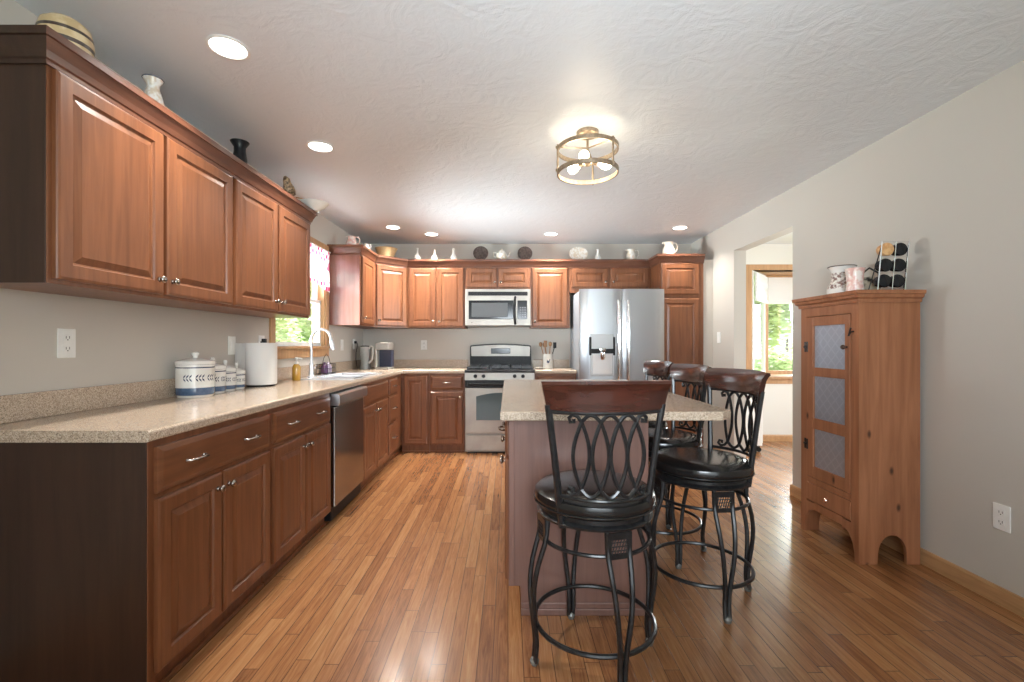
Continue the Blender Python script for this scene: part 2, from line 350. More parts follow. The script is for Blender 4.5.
def cabinet(name, label, loc, rotz, w, dep, z0, z1, doors=(), drawers=(), toe=0, body_mat=CHERRY, endm=None, group=None, back=None):
    """local frame: x along the width, front at y=0 facing -y"""
    t = thing(name, label, 'cabinet', loc, rotz, group)
    b = BM(); zz = z0+toe if toe else z0
    box(b, 0, w, 0, dep, zz, z1, .0015)
    if toe:
        box(b, 0.002, w-.002, .035, dep, z0, zz+.002, 0)
        box(b, 0.002, w-.002, .022, .036, z0, z0+.018, .004)
    obj('body', b, body_mat, t)
    for side in (endm or {}):
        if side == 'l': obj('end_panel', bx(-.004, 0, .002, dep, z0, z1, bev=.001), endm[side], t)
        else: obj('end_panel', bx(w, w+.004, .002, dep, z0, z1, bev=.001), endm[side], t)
    for (a, c, e, f, k) in doors:
        d = obj('door', door_bm(a, c, e, f), CHERRY, t)
        if k:
            kx = (a+.028) if 'l' in k else (c-.028); kz = (f-.06) if 't' in k else (e+.06)
            inst('knob', KNOB, d, (kx, -.02, kz))
    for (a, c, e, f, hs) in drawers:
        d = obj('drawer', drawer_bm(a, c, e, f), CHERRY_H if f-e < .22 else CHERRY, t)
        for h in hs: inst('handle', PULL, d, (h, -.02, (e+f)/2))
    return t

# ---------------------------------------------------------------- room shell
YR = -2.6; XO = 5.6; T = .12
struct('floor', bx(XL-T, XO+T, YR-T, D+.6, -.05, 0), FLOOR)
struct('ceiling', bx(XL-T, XO+T, YR-T, D+.6, H, H+.06), CEIL)
WY0, WY1, WZ0, WZ1 = 3.475, 4.445, 1.18, 2.10            # sink window opening
b = BM(); box(b, XL-T, XL, YR-T, WY0, 0, H); box(b, XL-T, XL, WY1, D+T, 0, H); box(b, XL-T, XL, WY0, WY1, 0, WZ0); box(b, XL-T, XL, WY0, WY1, WZ1, H)
struct('wall_left', b, WALL)
struct('wall_back', bx(XL, XR+T, D, D+T, 0, H), WALL)
OY0, OY1, OZ = 3.614, 4.55, 2.135                       # opening to the dining room
b = BM(); box(b, XR, XR+T, YR, OY0, 0, H); box(b, XR, XR+T, OY1, D, 0, H); box(b, XR, XR+T, OY0, OY1, OZ, H)
struct('wall_right', b, WALL)
b = BM(); box(b, XL, -1.5, YR-T, YR, 0, H); box(b, 2.05, XR, YR-T, YR, 0, H); box(b, -1.5, 2.05, YR-T, YR, 0, .35); box(b, -1.5, 2.05, YR-T, YR, 2.3, H)
struct('wall_rear', b, WALL)
BX0, BX1, BZ0, BZ1 = 3.01, 5.05, .80, 2.115             # bay window opening
b = BM(); box(b, XR+T, BX0, D, D+T, 0, H); box(b, BX1, XO, D, D+T, 0, H); box(b, BX0, BX1, D, D+T, 0, BZ0); box(b, BX0, BX1, D, D+T, BZ1, H)
struct('wall_dining_back', b, WALL2)
b = BM(); box(b, XO, XO+T, 1.2, 2.6, 0, H); box(b, XO, XO+T, 4.3, D+T, 0, H); box(b, XO, XO+T, 2.6, 4.3, 0, .8); box(b, XO, XO+T, 2.6, 4.3, 2.1, H)
struct('wall_dining_right', b, WALL2)
struct('wall_dining_front', bx(XR+T, XO, 1.2-T, 1.2, 0, H), WALL2)
struct('trim_1', bx(2.152, XR, 5.02, 5.034, 0, 2.13), WALL)
# baseboards
bp = [(0, 0), (.014, 0), (.014, .07), (.009, .082), (0, .082)]
struct('baseboard_right', sweep(BM(), [(XR, YR), (XR, OY0+.0), (XR+T, OY0)], bp, -1), OAK)
struct('baseboard_corner', sweep(BM(), [(XR, OY1), (XR, D)], bp, -1), OAK)
struct('baseboard_dining', sweep(BM(), [(XR+T, OY1), (XR+T, D), (XO, D)], bp, 1), OAK)
struct('baseboard_left', sweep(BM(), [(XL, YR), (XL, 1.46)], bp, 1), OAK)
# sink window: oak casing, stool and apron, double-hung sashes
def window_sink():
    b = BM(); cw = .068; x0, x1 = XL, XL+.016
    box(b, x0, x1, WY0-cw, WY0, WZ0, WZ1+cw, .002); box(b, x0, x1, WY1, WY1+cw, WZ0, WZ1+cw, .002); box(b, x0, x1, WY0, WY1, WZ1, WZ1+cw, .002)
    box(b, XL-T, XL+.03, WY0-cw, WY1+cw, WZ0-.022, WZ0, .003); box(b, x0, x1, WY0-cw, WY1+cw, WZ0-.10, WZ0-.022, .002)
    for y0, y1 in ((WY0, WY0+.018), (WY1-.018, WY1)): box(b, XL-T, XL, y0, y1, WZ0, WZ1)
    box(b, XL-T, XL, WY0, WY1, WZ1-.018, WZ1)
    o = struct('window_1', b, OAKV)
    y0, y1 = WY0+.018, WY1-.018
    for nm, xx, za, zb in (('lower_sash', XL-.06, WZ0, 1.62), ('upper_sash', XL-.09, 1.59, WZ1-.018)):
        b = BM(); f = .035
        box(b, xx, xx+.03, y0, y0+f, za, zb, .002); box(b, xx, xx+.03, y1-f, y1, za, zb, .002)
        box(b, xx, xx+.03, y0+f, y1-f, za, za+f, .002); box(b, xx, xx+.03, y0+f, y1-f, zb-f, zb, .002)
        s_ = obj(nm, b, WHITEP, o)
        obj('pane', bx(xx+.012, xx+.018, y0+f, y1-f, za+f, zb-f), PANE, s_)
window_sink()
# bay window in the dining room
def bay():
    b = BM(); cw = .07
    box(b, BX0-cw, BX0, D-.016, D, BZ0-.0, BZ1+cw, .002); box(b, BX1, BX1+cw, D-.016, D, BZ0, BZ1+cw, .002)
    box(b, BX0, BX1, D-.016, D, BZ1, BZ1+cw, .002); box(b, BX0-cw-.02, BX1+cw+.02, D-.05, D+.02, BZ0-.03, BZ0, .003)
    box(b, BX0-cw, BX1+cw, D-.014, D, BZ0-.09, BZ0-.03, .002)
    P = [(BX0, D), (3.42, 6.08), (4.64, 6.08), (BX1, D)]
    prism(b, P, BZ0-.03, BZ0); prism(b, P, BZ1, BZ1+.03)
    o = struct('window_2', b, OAKV)
    for (ax, ay), (cx, cy) in zip(P, P[1:]):
        a = Vector((ax, ay)); c = Vector((cx, cy)); ln = (c-a).length; ang = math.atan2(cy-ay, cx-ax)
        s_ = BM(); f = .05
        box(s_, 0, f, -.02, .02, BZ0, BZ1, .003); box(s_, ln-f, ln, -.02, .02, BZ0, BZ1, .003)
        box(s_, f, ln-f, -.02, .02, BZ0, BZ0+f, .003); box(s_, f, ln-f, -.02, .02, BZ1-f, BZ1, .003)
        so = obj('sash_frame', s_, OAKV if ln > 1 else JAMBW, o, loc=(ax, ay, 0), rotz=ang)
        obj('pane', bx(f, ln-f, -.003, .003, BZ0+f, BZ1-f), PANE, so)
        sh = BM(); zt = BZ1-.03; zb = 1.76; n = 14
        for i in range(n):
            za = zt-(zt-zb)*i/n; zc = zt-(zt-zb)*(i+1)/n
            box(sh, .03, ln-.03, -.052-(.006 if i % 2 else 0), -.036, zc, za)
        box(sh, .03, ln-.03, -.062, -.032, zb-.02, zb, .003)
        tag(obj('pleated_shade', sh, SHADE, None, loc=(ax, ay, 0), rotz=ang),
            {0: 'white pleated shade half drawn over the narrow angled pane of the bay window'}.get(P.index((ax, ay)), 'white pleated shade half drawn over the wide front pane of the bay window' if ln > 1 else 'white pleated shade on the far right angled pane of the bay window'), 'window shade')
bay()
# unseen side and rear windows, added to let fill light into the rooms
def flat_window(name, ax, c, a0, a1, z0, z1, nm):
    b = BM(); f = .06
    def q(u0, u1, za, zb):
        if ax == 'y': box(b, u0, u1, c-.03, c+.03, za, zb, .002)
        else: box(b, c-.03, c+.03, u0, u1, za, zb, .002)
    q(a0, a0+f, z0, z1); q(a1-f, a1, z0, z1); q(a0+f, a1-f, z0, z0+f); q(a0+f, a1-f, z1-f, z1)
    for i in range(1, nm):
        u = a0+(a1-a0)*i/nm; q(u-.025, u+.025, z0+f, z1-f)
    o = struct(name, b, OAKV)
    p = BM()
    if ax == 'y': box(p, a0+f, a1-f, c-.003, c+.003, z0+f, z1-f)
    else: box(p, c-.003, c+.003, a0+f, a1-f, z0+f, z1-f)
    obj('pane', p, PANE, o)
flat_window('added_window_rear', 'y', YR-.06, -1.5, 2.05, .35, 2.3, 3)
flat_window('added_window_dining', 'x', XO+.06, 2.6, 4.3, .8, 2.1, 2)

# ---------------------------------------------------------------- outdoors
struct('ground', bx(-30, 30, -12, 40, -.5, -.45), GRASS)
def leaves(bm, c, rad, n, size, rng):
    for _ in range(n):
        while True:
            p = Vector((rng.uniform(-1, 1), rng.uniform(-1, 1), rng.uniform(-1, 1)))
            if .25 < p.length < 1: break
        k = .8+.2*sin(p.x*7+c[0])*cos(p.z*6+c[1])
        q = Vector((c[0]+p.x*rad[0]*k, c[1]+p.y*rad[1]*k, c[2]+p.z*rad[2]*k)); s = size*rng.uniform(.6, 1.3)
        M = Matrix.Rotation(rng.uniform(0, 6.28), 3, 'Z') @ Matrix.Rotation(rng.uniform(-1.1, 1.1), 3, 'X')
        vs = [bm.verts.new(q+M @ Vector(v)) for v in ((-s, 0, 0), (0, -s*.45, s*.12), (s, 0, 0), (0, s*.45, s*.12))]
        bm.faces.new(vs)
def tree(label, x, y, h, rad, m, n, size, seed, name='tree', cat='tree', grp=None):
    rng = random.Random(seed); t = thing(name, label, cat, (x, y, -.45), 0, grp)
    b = BM(); tube(b, [(0, 0, 0), (.05, .02, h*.3), (-.03, 0, h*.6), (.02, 0, h*.9)], [.10, .08, .05, .02], 8)
    for k in range(5):
        a = k*1.3; tube(b, [(0, 0, h*(.25+.1*k)), (.45*rad*cos(a), .45*rad*sin(a), h*(.42+.1*k))], [.035, .01], 6)
    obj('trunk', b, BARK, t)
    b = BM()
    for k in range(6):
        leaves(b, (rng.uniform(-.45, .45)*rad, rng.uniform(-.45, .45)*rad, h*rng.uniform(.3, .85)), (rad*.75, rad*.75, h*.3), n//6, size, rng)
    obj('foliage', b, m, t)
tg = 'trees seen through the sink window'
tree('pale leafy tree seen through the left part of the sink window', -7.0, 12.6, 4.2, 1.5, LEAF, 9000, .09, 1, grp=tg)
tree('pale leafy tree seen through the right part of the sink window', -4.3, 11.2, 4.6, 1.4, LEAF, 9000, .09, 2, grp=tg)
tree('tall tree rising behind the others outside the sink window', -7.4, 17.5, 6.5, 2.4, LEAF2, 14000, .12, 3, grp=tg)
tree('green bush low outside the bay window pane', 5.45, 8.9, 1.95, .95, LEAF2, 12000, .05, 4, 'shrub', 'shrub', 'shrubs outside the bay window')
tree('bush outside the bay window close to the casing', 3.6, 9.6, 1.6, .8, LEAF2, 6000, .05, 6, 'shrub', 'shrub', 'shrubs outside the bay window')
tree('pale tree standing behind the shrubs outside the bay window', 6.3, 12.0, 5.6, 2.2, LEAF, 22000, .09, 5)

# ---------------------------------------------------------------- cabinets, left wall
LD = XL+.61                                            # face plane of the left base cabinets (x)
UZ0, UZ1 = 1.39, 2.184
def base_left(label, y0, y1, doors, drawers, name='base_cabinet', **k):
    return cabinet(name, label, (LD, y0, 0), pi/2, y1-y0, .605, 0, .876, doors, drawers, .082, group='base cabinets', **k)
# local x == world y ; local +y == world -x
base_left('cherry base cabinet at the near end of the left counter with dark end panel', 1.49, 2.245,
          [(.025, .36, .098, .675, 'rt'), (.375, .735, .098, .675, 'lt')], [(.025, .735, .695, .85, (.20, .56))], endm={'l': DARK_END})
base_left('cherry base cabinet between the nearest cabinet and the dishwasher', 2.247, 3.01,
          [(.02, .365, .098, .675, 'rt'), (.38, .74, .098, .675, 'lt')], [(.02, .74, .695, .85, (.20, .56))])
base_left('cherry sink base cabinet just beyond the dishwasher', 3.65, 4.44,
          [(.02, .38, .098, .675, 'rt'), (.395, .77, .098, .675, 'lt')], [(.02, .77, .695, .85, ())], 'sink_cabinet')
base_left('narrow cherry cabinet with a stack of small drawers before the corner', 4.442, 4.86,
          [], [(.03, .36, .70, .85, (.195,)), (.03, .36, .42, .68, (.195,)), (.03, .36, .105, .40, (.195,))], 'drawer_cabinet')
cabinet('corner_base_cabinet', 'blank cherry corner base under the countertop bend', (LD, 4.862, 0), pi/2, .765, .605, 0, .876, (), (), .082)
# back wall base cabinets: local x == world x
BY = D-.61
def base_back(label, x0, x1, doors, drawers, name='base_cabinet', **k):
    return cabinet(name, label, (x0, BY, 0), 0, x1-x0, .605, 0, .876, doors, drawers, .082, group='base cabinets', **k)
base_back('narrow cherry base cabinet with one tall door beside the inside corner', -1.178, -.87, [(.03, .285, .098, .85, '')], [])
base_back('cherry base cabinet with one drawer directly left of the range', -.868, -.478, [(.02, .37, .098, .675, 'rt')], [(.02, .37, .70, .85, (.195,))])
base_back('cherry base cabinet between the range and the refrigerator', .30, .755, [(.02, .435, .098, .675, 'lt')], [(.02, .435, .70, .85, (.2275,))])
# ---- wall cabinets
UD = XL+.31
def up_left(label, y0, y1, doors, **k):
    return cabinet('wall_cabinet', label, (UD, y0, 0), pi/2, y1-y0, .305, UZ0, UZ1, doors, (), group='wall cabinets', **k)
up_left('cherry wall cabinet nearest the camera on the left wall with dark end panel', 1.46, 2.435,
        [(.015, .475, 1.405, 2.085, 'rb'), (.495, .96, 1.405, 2.085, 'lb')], endm={'l': DARK_END})
up_left('cherry wall cabinet on the left wall next to the sink window', 2.437, 3.38,
        [(.012, .455, 1.405, 2.085, 'rb'), (.475, .93, 1.405, 2.085, 'lb')])
up_left('narrow cherry wall cabinet beyond the sink window with a shiny side panel', 4.55, 5.02,
        [(.03, .44, 1.405, 2.085, 'lb')], endm={'l': ENDV})
# diagonal corner cabinet
t = thing('corner_wall_cabinet', 'diagonal cherry wall cabinet in the corner of the left and back walls', 'cabinet', (UD, 5.022, 0), pi/4, 'wall cabinets')
w_ = .3*math.sqrt(2)
M_ = Matrix.Rotation(-pi/4, 3, 'Z')
pl = [(XL+.002-UD, 0), (0, 0), (.303, .303), (.303, D-5.022-.002), (XL+.002-UD, D-5.022-.002)]
pl = [tuple((M_ @ Vector((a, c, 0)))[:2]) for a, c in pl]
obj('body', prism(BM(), pl, UZ0, UZ1), CHERRY, t)
d_ = obj('door', door_bm(.025, w_-.02, 1.405, 2.085), CHERRY, t); inst('knob', KNOB, d_, (.05, -.02, 1.465))
UBY = D-.31
def up_back(label, x0, x1, z0, doors, name='wall_cabinet'):
    return cabinet(name, label, (x0, UBY, 0), 0, x1-x0, .305, z0, UZ1, doors, (), group='wall cabinets')
up_back('cherry two door wall cabinet left of the microwave', -1.174, -.50, UZ0, [(.02, .33, 1.405, 2.085, 'rb'), (.345, .655, 1.405, 2.085, 'lb')])
up_back('short cherry wall cabinet directly over the microwave', -.498, .262, 1.84, [(.015, .37, 1.86, 2.085, 'rb'), (.385, .745, 1.86, 2.085, 'lb')])
up_back('cherry single door wall cabinet right of the microwave', .264, .722, UZ0, [(.02, .43, 1.405, 2.085, 'lb')])
up_back('short cherry wall cabinet over the refrigerator', .724, 1.668, 1.80, [(.02, .44, 1.865, 2.085, 'rb'), (.475, .92, 1.865, 2.085, 'lb')])
cabinet('pantry_cabinet', 'tall cherry pantry cabinet right of the refrigerator', (1.67, D-.63, 0), 0, .478, .625, 0, UZ1,
        [(.012, .425, 1.745, 2.085, ''), (.012, .425, .12, 1.70, 'lb')], (), .105)
# crown mouldings
cp = [(0, 2.088), (.010, 2.088), (.010, 2.102), (.016, 2.106), (.022, 2.126), (.034, 2.150), (.038, 2.158), (.045, 2.160), (.045, 2.185), (0, 2.185)]
tag(obj('crown_molding', sweep(BM(), [(XL, 1.458), (UD+.001, 1.458), (UD+.001, 3.382), (XL, 3.382)], cp, 1, [1, 0, 0]), [CROWN, DARK_END]), 'cherry crown molding along the top of the long left wall cabinets', 'molding')  # near return gets the same shade-darkened cherry as the end panel
tag(obj('crown_molding', sweep(BM(), [(XL, 4.544), (UD+.001, 4.544), (UD+.001, 5.02), (UD+.303, UBY-.001), (1.67, UBY-.001), (1.67, D-.632), (2.149, D-.632)], cp, 1), CROWN), 'cherry crown molding running from beyond the sink window to the pantry', 'molding')

# ---------------------------------------------------------------- countertops
CX = XL+.635; CY = D-.635; Z0, Z1 = .876, .914
SY0, SY1, SX0, SX1 = 3.62, 4.40, XL+.125, XL+.55
def slab(bm, x0, x1, y0, y1): box(bm, x0, x1, y0, y1, Z0, Z1)
b = BM(); e = .02
slab(b, XL, CX-e, 1.465, SY0); slab(b, XL, SX0, SY0, SY1); slab(b, SX1, CX-e, SY0, SY1); slab(b, XL, CX-e, SY1, D); slab(b, CX-e, -.476, CY+e, D)
ep = [(0, Z0)]+[(e-.008+.008*sin(a), Z0+.008-.008*cos(a)) for a in (0, pi/4, pi/2)]+[(e-.010+.010*cos(a), Z1-.010+.010*sin(a)) for a in (0, pi/6, pi/3, pi/2)]+[(0, Z1)]
sweep(b, [(XL, 1.4655+.0), (CX-e, 1.4655)][:1]+[(CX-e, 1.465)], [(0, Z0), (.001, Z0), (.001, Z1), (0, Z1)], 1)
sweep(b, [(CX-e, 1.465), (CX-e, CY+e), (-.476, CY+e)], ep, 1)
t = thing('countertop', 'speckled tan countertop running along the left wall to the range', 'countertop', (0, 0, 0))
obj('worktop', b, GRAN, t)
b = BM(); box(b, XL, XL+.02, 1.465, D, Z1, 1.012, .003); box(b, XL+.02, -.49, D-.02, D, Z1, 1.012, .003)
obj('backsplash', b, GRAN, t)
t = thing('countertop', 'short speckled tan countertop between range and refrigerator', 'countertop', (0, 0, 0))
b = BM(); slab(b, .296, .758, CY+e, D); sweep(b, [(.296, CY+e), (.758, CY+e)], ep, 1); obj('worktop', b, GRAN, t)
obj('backsplash', bx(.30, .755, D-.02, D, Z1, 1.012, bev=.003), GRAN, t)

# ---------------------------------------------------------------- dishwasher
t = thing('dishwasher', 'dark stainless dishwasher under the left countertop', 'dishwasher', (LD, 3.02, 0), pi/2)
obj('body', bx(.005, .615, .0, .58, .02, .87), BLACK, t)
obj('door', bx(.008, .612, -.028, -.001, .11, .775, bev=.006), DSTEEL, t)
obj('handle', prism(BM(), [(-.052, .785), (-.058, .80), (-.058, .852), (-.048, .864), (0, .866), (0, .785)], .008, .612, 'yz', .002), STEEL, t)
obj('toe_panel', bx(.01, .61, -.004, .0, .02, .10), BLACK, t)

# ---------------------------------------------------------------- range
t = thing('gas_range', 'freestanding stainless gas range with black grates on the back wall', 'stove', (-.472, D-.66, 0))
w = .762
obj('body', bx(0, w, .02, .64, .02, .90, bev=.003), LSTEEL, t)
obj('foot_rail', bx(.03, w-.03, .05, .09, 0, .02), BLACK, t)
obj('storage_drawer', bx(.004, w-.004, 0, .02, .035, .205, bev=.005), LSTEEL, t)
o = obj('oven_door', bx(.004, w-.004, -.008, .02, .228, .722, bev=.006), LSTEEL, t)
arch = [(.125, .37), (.637, .37), (.637, .63)]+[(.637-.512*k/12, .63+.04*sin(pi*k/12)) for k in range(1, 12)]+[(.125, .63)]
obj('window', prism(BM(), arch, -.011, -.006, 'xz'), OVENG, o)
obj('door_top_band', bx(.004, w-.004, -.012, .02, .724, .805, bev=.006), BLACK, o)
b = BM(); tube(b, [(.05, -.012, .765), (.07, -.045, .765), (.381, -.058, .762), (.69, -.045, .765), (.71, -.012, .765)], .011, 10); obj('handle', b, BLACK, o, True)
o = obj('control_panel', prism(BM(), [(-.012, .81), (.0, .888), (.06, .888), (.06, .81)], .0, w, 'yz', .002), LSTEEL, t)
for kx in (.115, .205, .545, .635):
    b = BM(); lathe(b, [(0, .03), (.015, .03), (.018, .024), (.021, .004), (.021, 0)], 18, (kx, -.004, .85), axis='y'); box(b, kx-.004, kx+.004, -.042, -.03, .832, .868, .001); obj('knob', b, BLACK, t, True)
b = BM(); prism(b, [(-.014, .888), (-.016, .905), (-.006, .917), (.60, .917), (.60, .888)], -.001, w+.001, 'yz', .002)
obj('cooktop', b, BLACK, t)
for gx in (.02, .275, .51):
    gw = .235 if gx != .275 else .215; b = BM()
    for yy in (.06, .31, .56): box(b, gx, gx+gw, yy-.006, yy+.006, .935, .95, .001)
    for xx in (gx+.006, gx+gw/2, gx+gw-.006): box(b, xx-.006, xx+.006, .055, .565, .934, .949, .001)
    for xx in (gx+.008, gx+gw-.008):
        for yy in (.062, .558): box(b, xx-.007, xx+.007, yy-.007, yy+.007, .917, .936)
    obj('grate', b, IRON, t)
    for yy in (.185, .435):
        b = BM(); lathe(b, [(.045, .917), (.045, .926), (.03, .928), (.03, .934), (0, .935)], 18, (gx+gw/2, yy, 0)); obj('burner', b, BLACK, t, True)
b = BM(); gp = [(0, .917), (w, .917), (w, 1.165), (w-.01, 1.185)]+[(w*(1-k/14), 1.185+.022*sin(pi*k/14)) for k in range(1, 14)]+[(.01, 1.185), (0, 1.165)]
prism(b, [(x*.985+.006, z) for x, z in gp], .60, .655, 'xz', .004)
o = obj('backguard', b, BLACK, t)
fp = [(.025, 1.055), (w-.025, 1.055), (w-.02, 1.165)]+[(w-.03-(w-.06)*k/12, 1.172+.02*sin(pi*k/12)) for k in range(0, 13)]+[(.02, 1.165)]
obj('steel_fascia', prism(BM(), fp, .592, .602, 'xz'), LSTEEL, o)
obj('display', bx(.265, .50, .588, .593, 1.085, 1.15, bev=.003), BGLASS, o)

# ---------------------------------------------------------------- microwave
t = thing('microwave', 'over the range microwave with black curved handle', 'microwave', (-.492, D-.405, 1.412)); w = .752; h = .42
obj('body', bx(0, w, .02, .40, 0, h, bev=.003), LSTEEL, t)
obj('face', bx(0, w, 0, .02, .0, h, bev=.006), LSTEEL, t)
b = BM(); box(b, .035, w-.035, -.003, .004, h-.075, h-.03, .001)
for k in range(22): box(b, .045+k*.031, .068+k*.031, -.006, -.002, h-.056, h-.05)
obj('vent_grille', b, BLACK, t)
o = obj('door_glass', bx(.04, .555, -.006, .004, .075, .29, bev=.004), BGLASS, t)
WINM = mat('microwave_mesh_window', (.09, .095, .10), .35, spec=.3); obj('window', bx(.075, .49, -.008, -.004, .10, .262, bev=.003), WINM, o)
o = obj('control_panel', bx(.60, w-.04, -.006, .004, .075, .29, bev=.004), BGLASS, t)
b = BM()
for r_ in range(5):
    for c_ in range(3): box(b, .625+c_*.027, .643+c_*.027, -.009, -.005, .095+r_*.026, .108+r_*.026, .001)
obj('button', b, mat('grey_buttons', (.16, .16, .17), .4), o)
b = BM(); tube(b, [(.575, 0, .02), (.572, -.03, .05), (.566, -.042, .17), (.572, -.03, .30), (.575, 0, .33)], .014, 10); obj('handle', b, BLACK, t, True)
obj('badge', bx(.07, .085, -.002, .002, .03, .036), BLACK, t)

# ---------------------------------------------------------------- refrigerator
t = thing('refrigerator', 'stainless side by side style refrigerator with dispenser in the left door', 'refrigerator', (.766, 4.85, 0)); w = .91
obj('body', bx(.004, w-.004, .06, .775, .02, 1.775, bev=.004), GREYP, t)
obj('toe_grille', bx(.02, w-.02, .07, .12, 0, .06), BLACK, t)
def bowed(x0, x1, z0, z1, bow=.010, rnd=.03):
    n = 12; pts = []
    for k in range(n+1):
        u = k/n; x = x0+(x1-x0)*u; g = (x-w/2)/(w/2)
        y = .02-bow*(1-g*g)
        e_ = min(x-x0, x1-x); y += rnd*max(0, (1-e_/.02))**2*.35
        pts.append((x, y))
    return prism(BM(), pts+[(x1, .058), (x0, .058)], z0, z1, 'xy', .003)
dl = obj('door', bowed(.0, w/2-.003, .72, 1.79), FSTEEL, t, True); dr = obj('door', bowed(w/2+.003, w, .72, 1.79), FSTEEL, t, True)
fz = obj('freezer_drawer', bowed(0, w, .07, .71), FSTEEL, t, True)
for dd, hx in ((dl, w/2-.05), (dr, w/2+.05)):
    b = BM(); n = 14; tube(b, [(hx, .012, .80)]+[(hx, -.035-.022*sin(pi*k/n), .80+.86*k/n) for k in range(n+1)]+[(hx, .012, 1.66)], .015, 10); obj('handle', b, CHROME, dd, True)
b = BM(); tube(b, [(.10, .012, .62), (.10, -.04, .62), (w/2, -.062, .62), (w-.10, -.04, .62), (w-.10, .012, .62)], .013, 10); obj('handle', b, CHROME, fz, True)
o = obj('dispenser', bx(.112, .362, -.010, .012, .86, 1.305, bev=.006), mat('dispenser_grey', (.52, .53, .54), .35, .4), dl)
b = BM(); box(b, .100, .122, -.016, .01, 1.08, 1.275, .003); box(b, .352, .374, -.016, .01, 1.08, 1.275, .003); box(b, .118, .356, -.013, -.008, 1.10, 1.15, .002); obj('black_trim', b, BLACK, o)
b = BM(); box(b, .205, .27, -.03, -.01, 1.12, 1.16, .004); lathe(b, [(.0, 0), (.022, 0), (.03, .03), (.03, .075), (.02, .08), (0, .08)], 18, (.237, -.03, 1.035)); obj('nozzle', b, CHROME, o, True)
obj('paddle_plate', bx(.135, .34, -.013, -.009, .885, 1.09, bev=.003), mat('dispenser_light', (.72, .72, .72), .4), o)

# ---------------------------------------------------------------- sink and faucet
t = thing('kitchen_sink', 'white double bowl sink set into the left countertop below the window', 'sink', (0, 0, 0))
b = BM(); x0, x1, y0, y1 = SX0-.018, SX1+.018, SY0-.018, SY1+.018; zr = Z1+.009
def bowl(bm, ax, bxx, ay, by, zt, dep, th=.004):
    prof = [(0, zt), (.010, zt-.008), (.016, zt-dep+.03), (.04, zt-dep)]
    rs = [[bm.verts.new(p) for p in ((ax+i, ay+i, z), (bxx-i, ay+i, z), (bxx-i, by-i, z), (ax+i, by-i, z))] for i, z in prof]
    for a, c in zip(rs, rs[1:]):
        for i in range(4): bm.faces.new((a[i], a[(i+1) % 4], c[(i+1) % 4], c[i]))
    bm.faces.new(rs[-1])
ym = (y0+y1)/2
for (a, c) in ((y0+.03, ym-.015), (ym+.015, y1-.03)): bowl(b, x0+.075, x1-.03, a, c, zr, .17)
for (xa, xb, ya, yb) in ((x0, x0+.075, y0, y1), (x1-.03, x1, y0, y1), (x0+.075, x1-.03, y0, y0+.03), (x0+.075, x1-.03, y1-.03, y1), (x0+.075, x1-.03, ym-.015, ym+.015)):
    box(b, xa, xb, ya, yb, Z1+.0005, zr)
obj('basin', b, SINKM, t)
for (a, c) in ((y0+.03, ym-.015), (ym+.015, y1-.03)):
    b = BM(); lathe(b, [(0, 0), (.02, .0), (.035, .004), (.04, .002)], 18, ((x0+x1)/2+.02, (a+c)/2, zr-.168)); obj('drain', b, STEEL, t, True)
fx, fy = x0+.04, 3.80
t = thing('faucet', 'tall white gooseneck pull down faucet behind the sink', 'faucet', (fx, fy, zr))
WMET = mat('pale_satin_metal', (.66, .69, .72), .25, .7)
b = BM(); lathe(b, [(.032, 0), (.032, .006), (.024, .012), (.019, .05), (.017, .12), (.0, .12)], 20); obj('base', b, WMET, t, True)
b = BM(); pts = [(0, 0, .10), (0, 0, .30)]+[(.085-.085*cos(a), 0, .30+.085*sin(a)*1.15) for a in [pi*k/12 for k in range(1, 11)]]; pts += [(.172, 0, .29)]
tube(b, pts, .0115, 10); obj('spout', b, WMET, t, True)
b = BM(); tube(b, [(.171, 0, .305), (.176, 0, .265), (.182, 0, .225)], [.014, .0185, .0185], 12); obj('spray_head', b, WMET, t, True)
b = BM(); tube(b, [(0, .015, .06), (0, .045, .068), (.005, .10, .095)], [.009, .008, .005], 8); obj('lever', b, WMET, t, True)

# ---------------------------------------------------------------- island
IX0, IX1, IY0, IY1 = .006, .62, 2.008, 3.56
t = thing('kitchen_island', 'cherry island cabinet standing behind the nearest bar stool', 'island', (0, 0, 0))
b = BM(); box(b, IX0, IX1, IY0+.018, IY1, .128, .876, .002); box(b, IX0+.055, IX1-.01, IY0+.018, IY1, 0, .13)
obj('body', b, CHERRY, t)
b = BM(); prism(b, [(IX0-.001, .128), (IX0+.052, .128), (IX0+.052, .0), (IX1, 0), (IX1, .876), (IX0-.001, .876)], IY0, IY0+.018, 'xz', .0015)
box(b, IX0+.052, IX1, IY0-.010, IY0, 0, .03, .003); box(b, IX0+.052, IX1, IY0-.006, IY0, .03, .055, .003)
obj('end_panel', b, PURP, t)
obj('corner_stile', bx(IX0-.003, IX0+.022, IY0-.005, IY0+.0, .128, .876, bev=.002), PURP, t)
yy = IY0+.03
for k in range(3):
    wd = .50; lx = IY1-.02-k*(wd+.005)-wd
    d = obj('drawer', drawer_bm(0, wd-.02, .70, .85), CHERRY_H, t, loc=(IX0, lx+wd-.02, 0), rotz=-pi/2); inst('handle', PULL, d, (.24, -.02, .775))
    for j in (0, 1):
        d = obj('door', door_bm(0, wd/2-.014, .145, .68), CHERRY, t, loc=(IX0, lx+wd-.02-j*(wd/2-.006), 0), rotz=-pi/2)
        inst('knob', KNOB, d, ((wd/2-.042) if j == 0 else .028, -.02, .62))
t = thing('island_countertop', 'speckled tan island countertop with a clipped corner toward the stools', 'countertop', (0, 0, 0))
obj('worktop', prism(BM(), [(-.032, 1.88), (.890, 1.88), (.950, 1.94), (.950, 3.64), (-.032, 3.64)], Z0, Z1, 'xy', .006), GRAN, t)

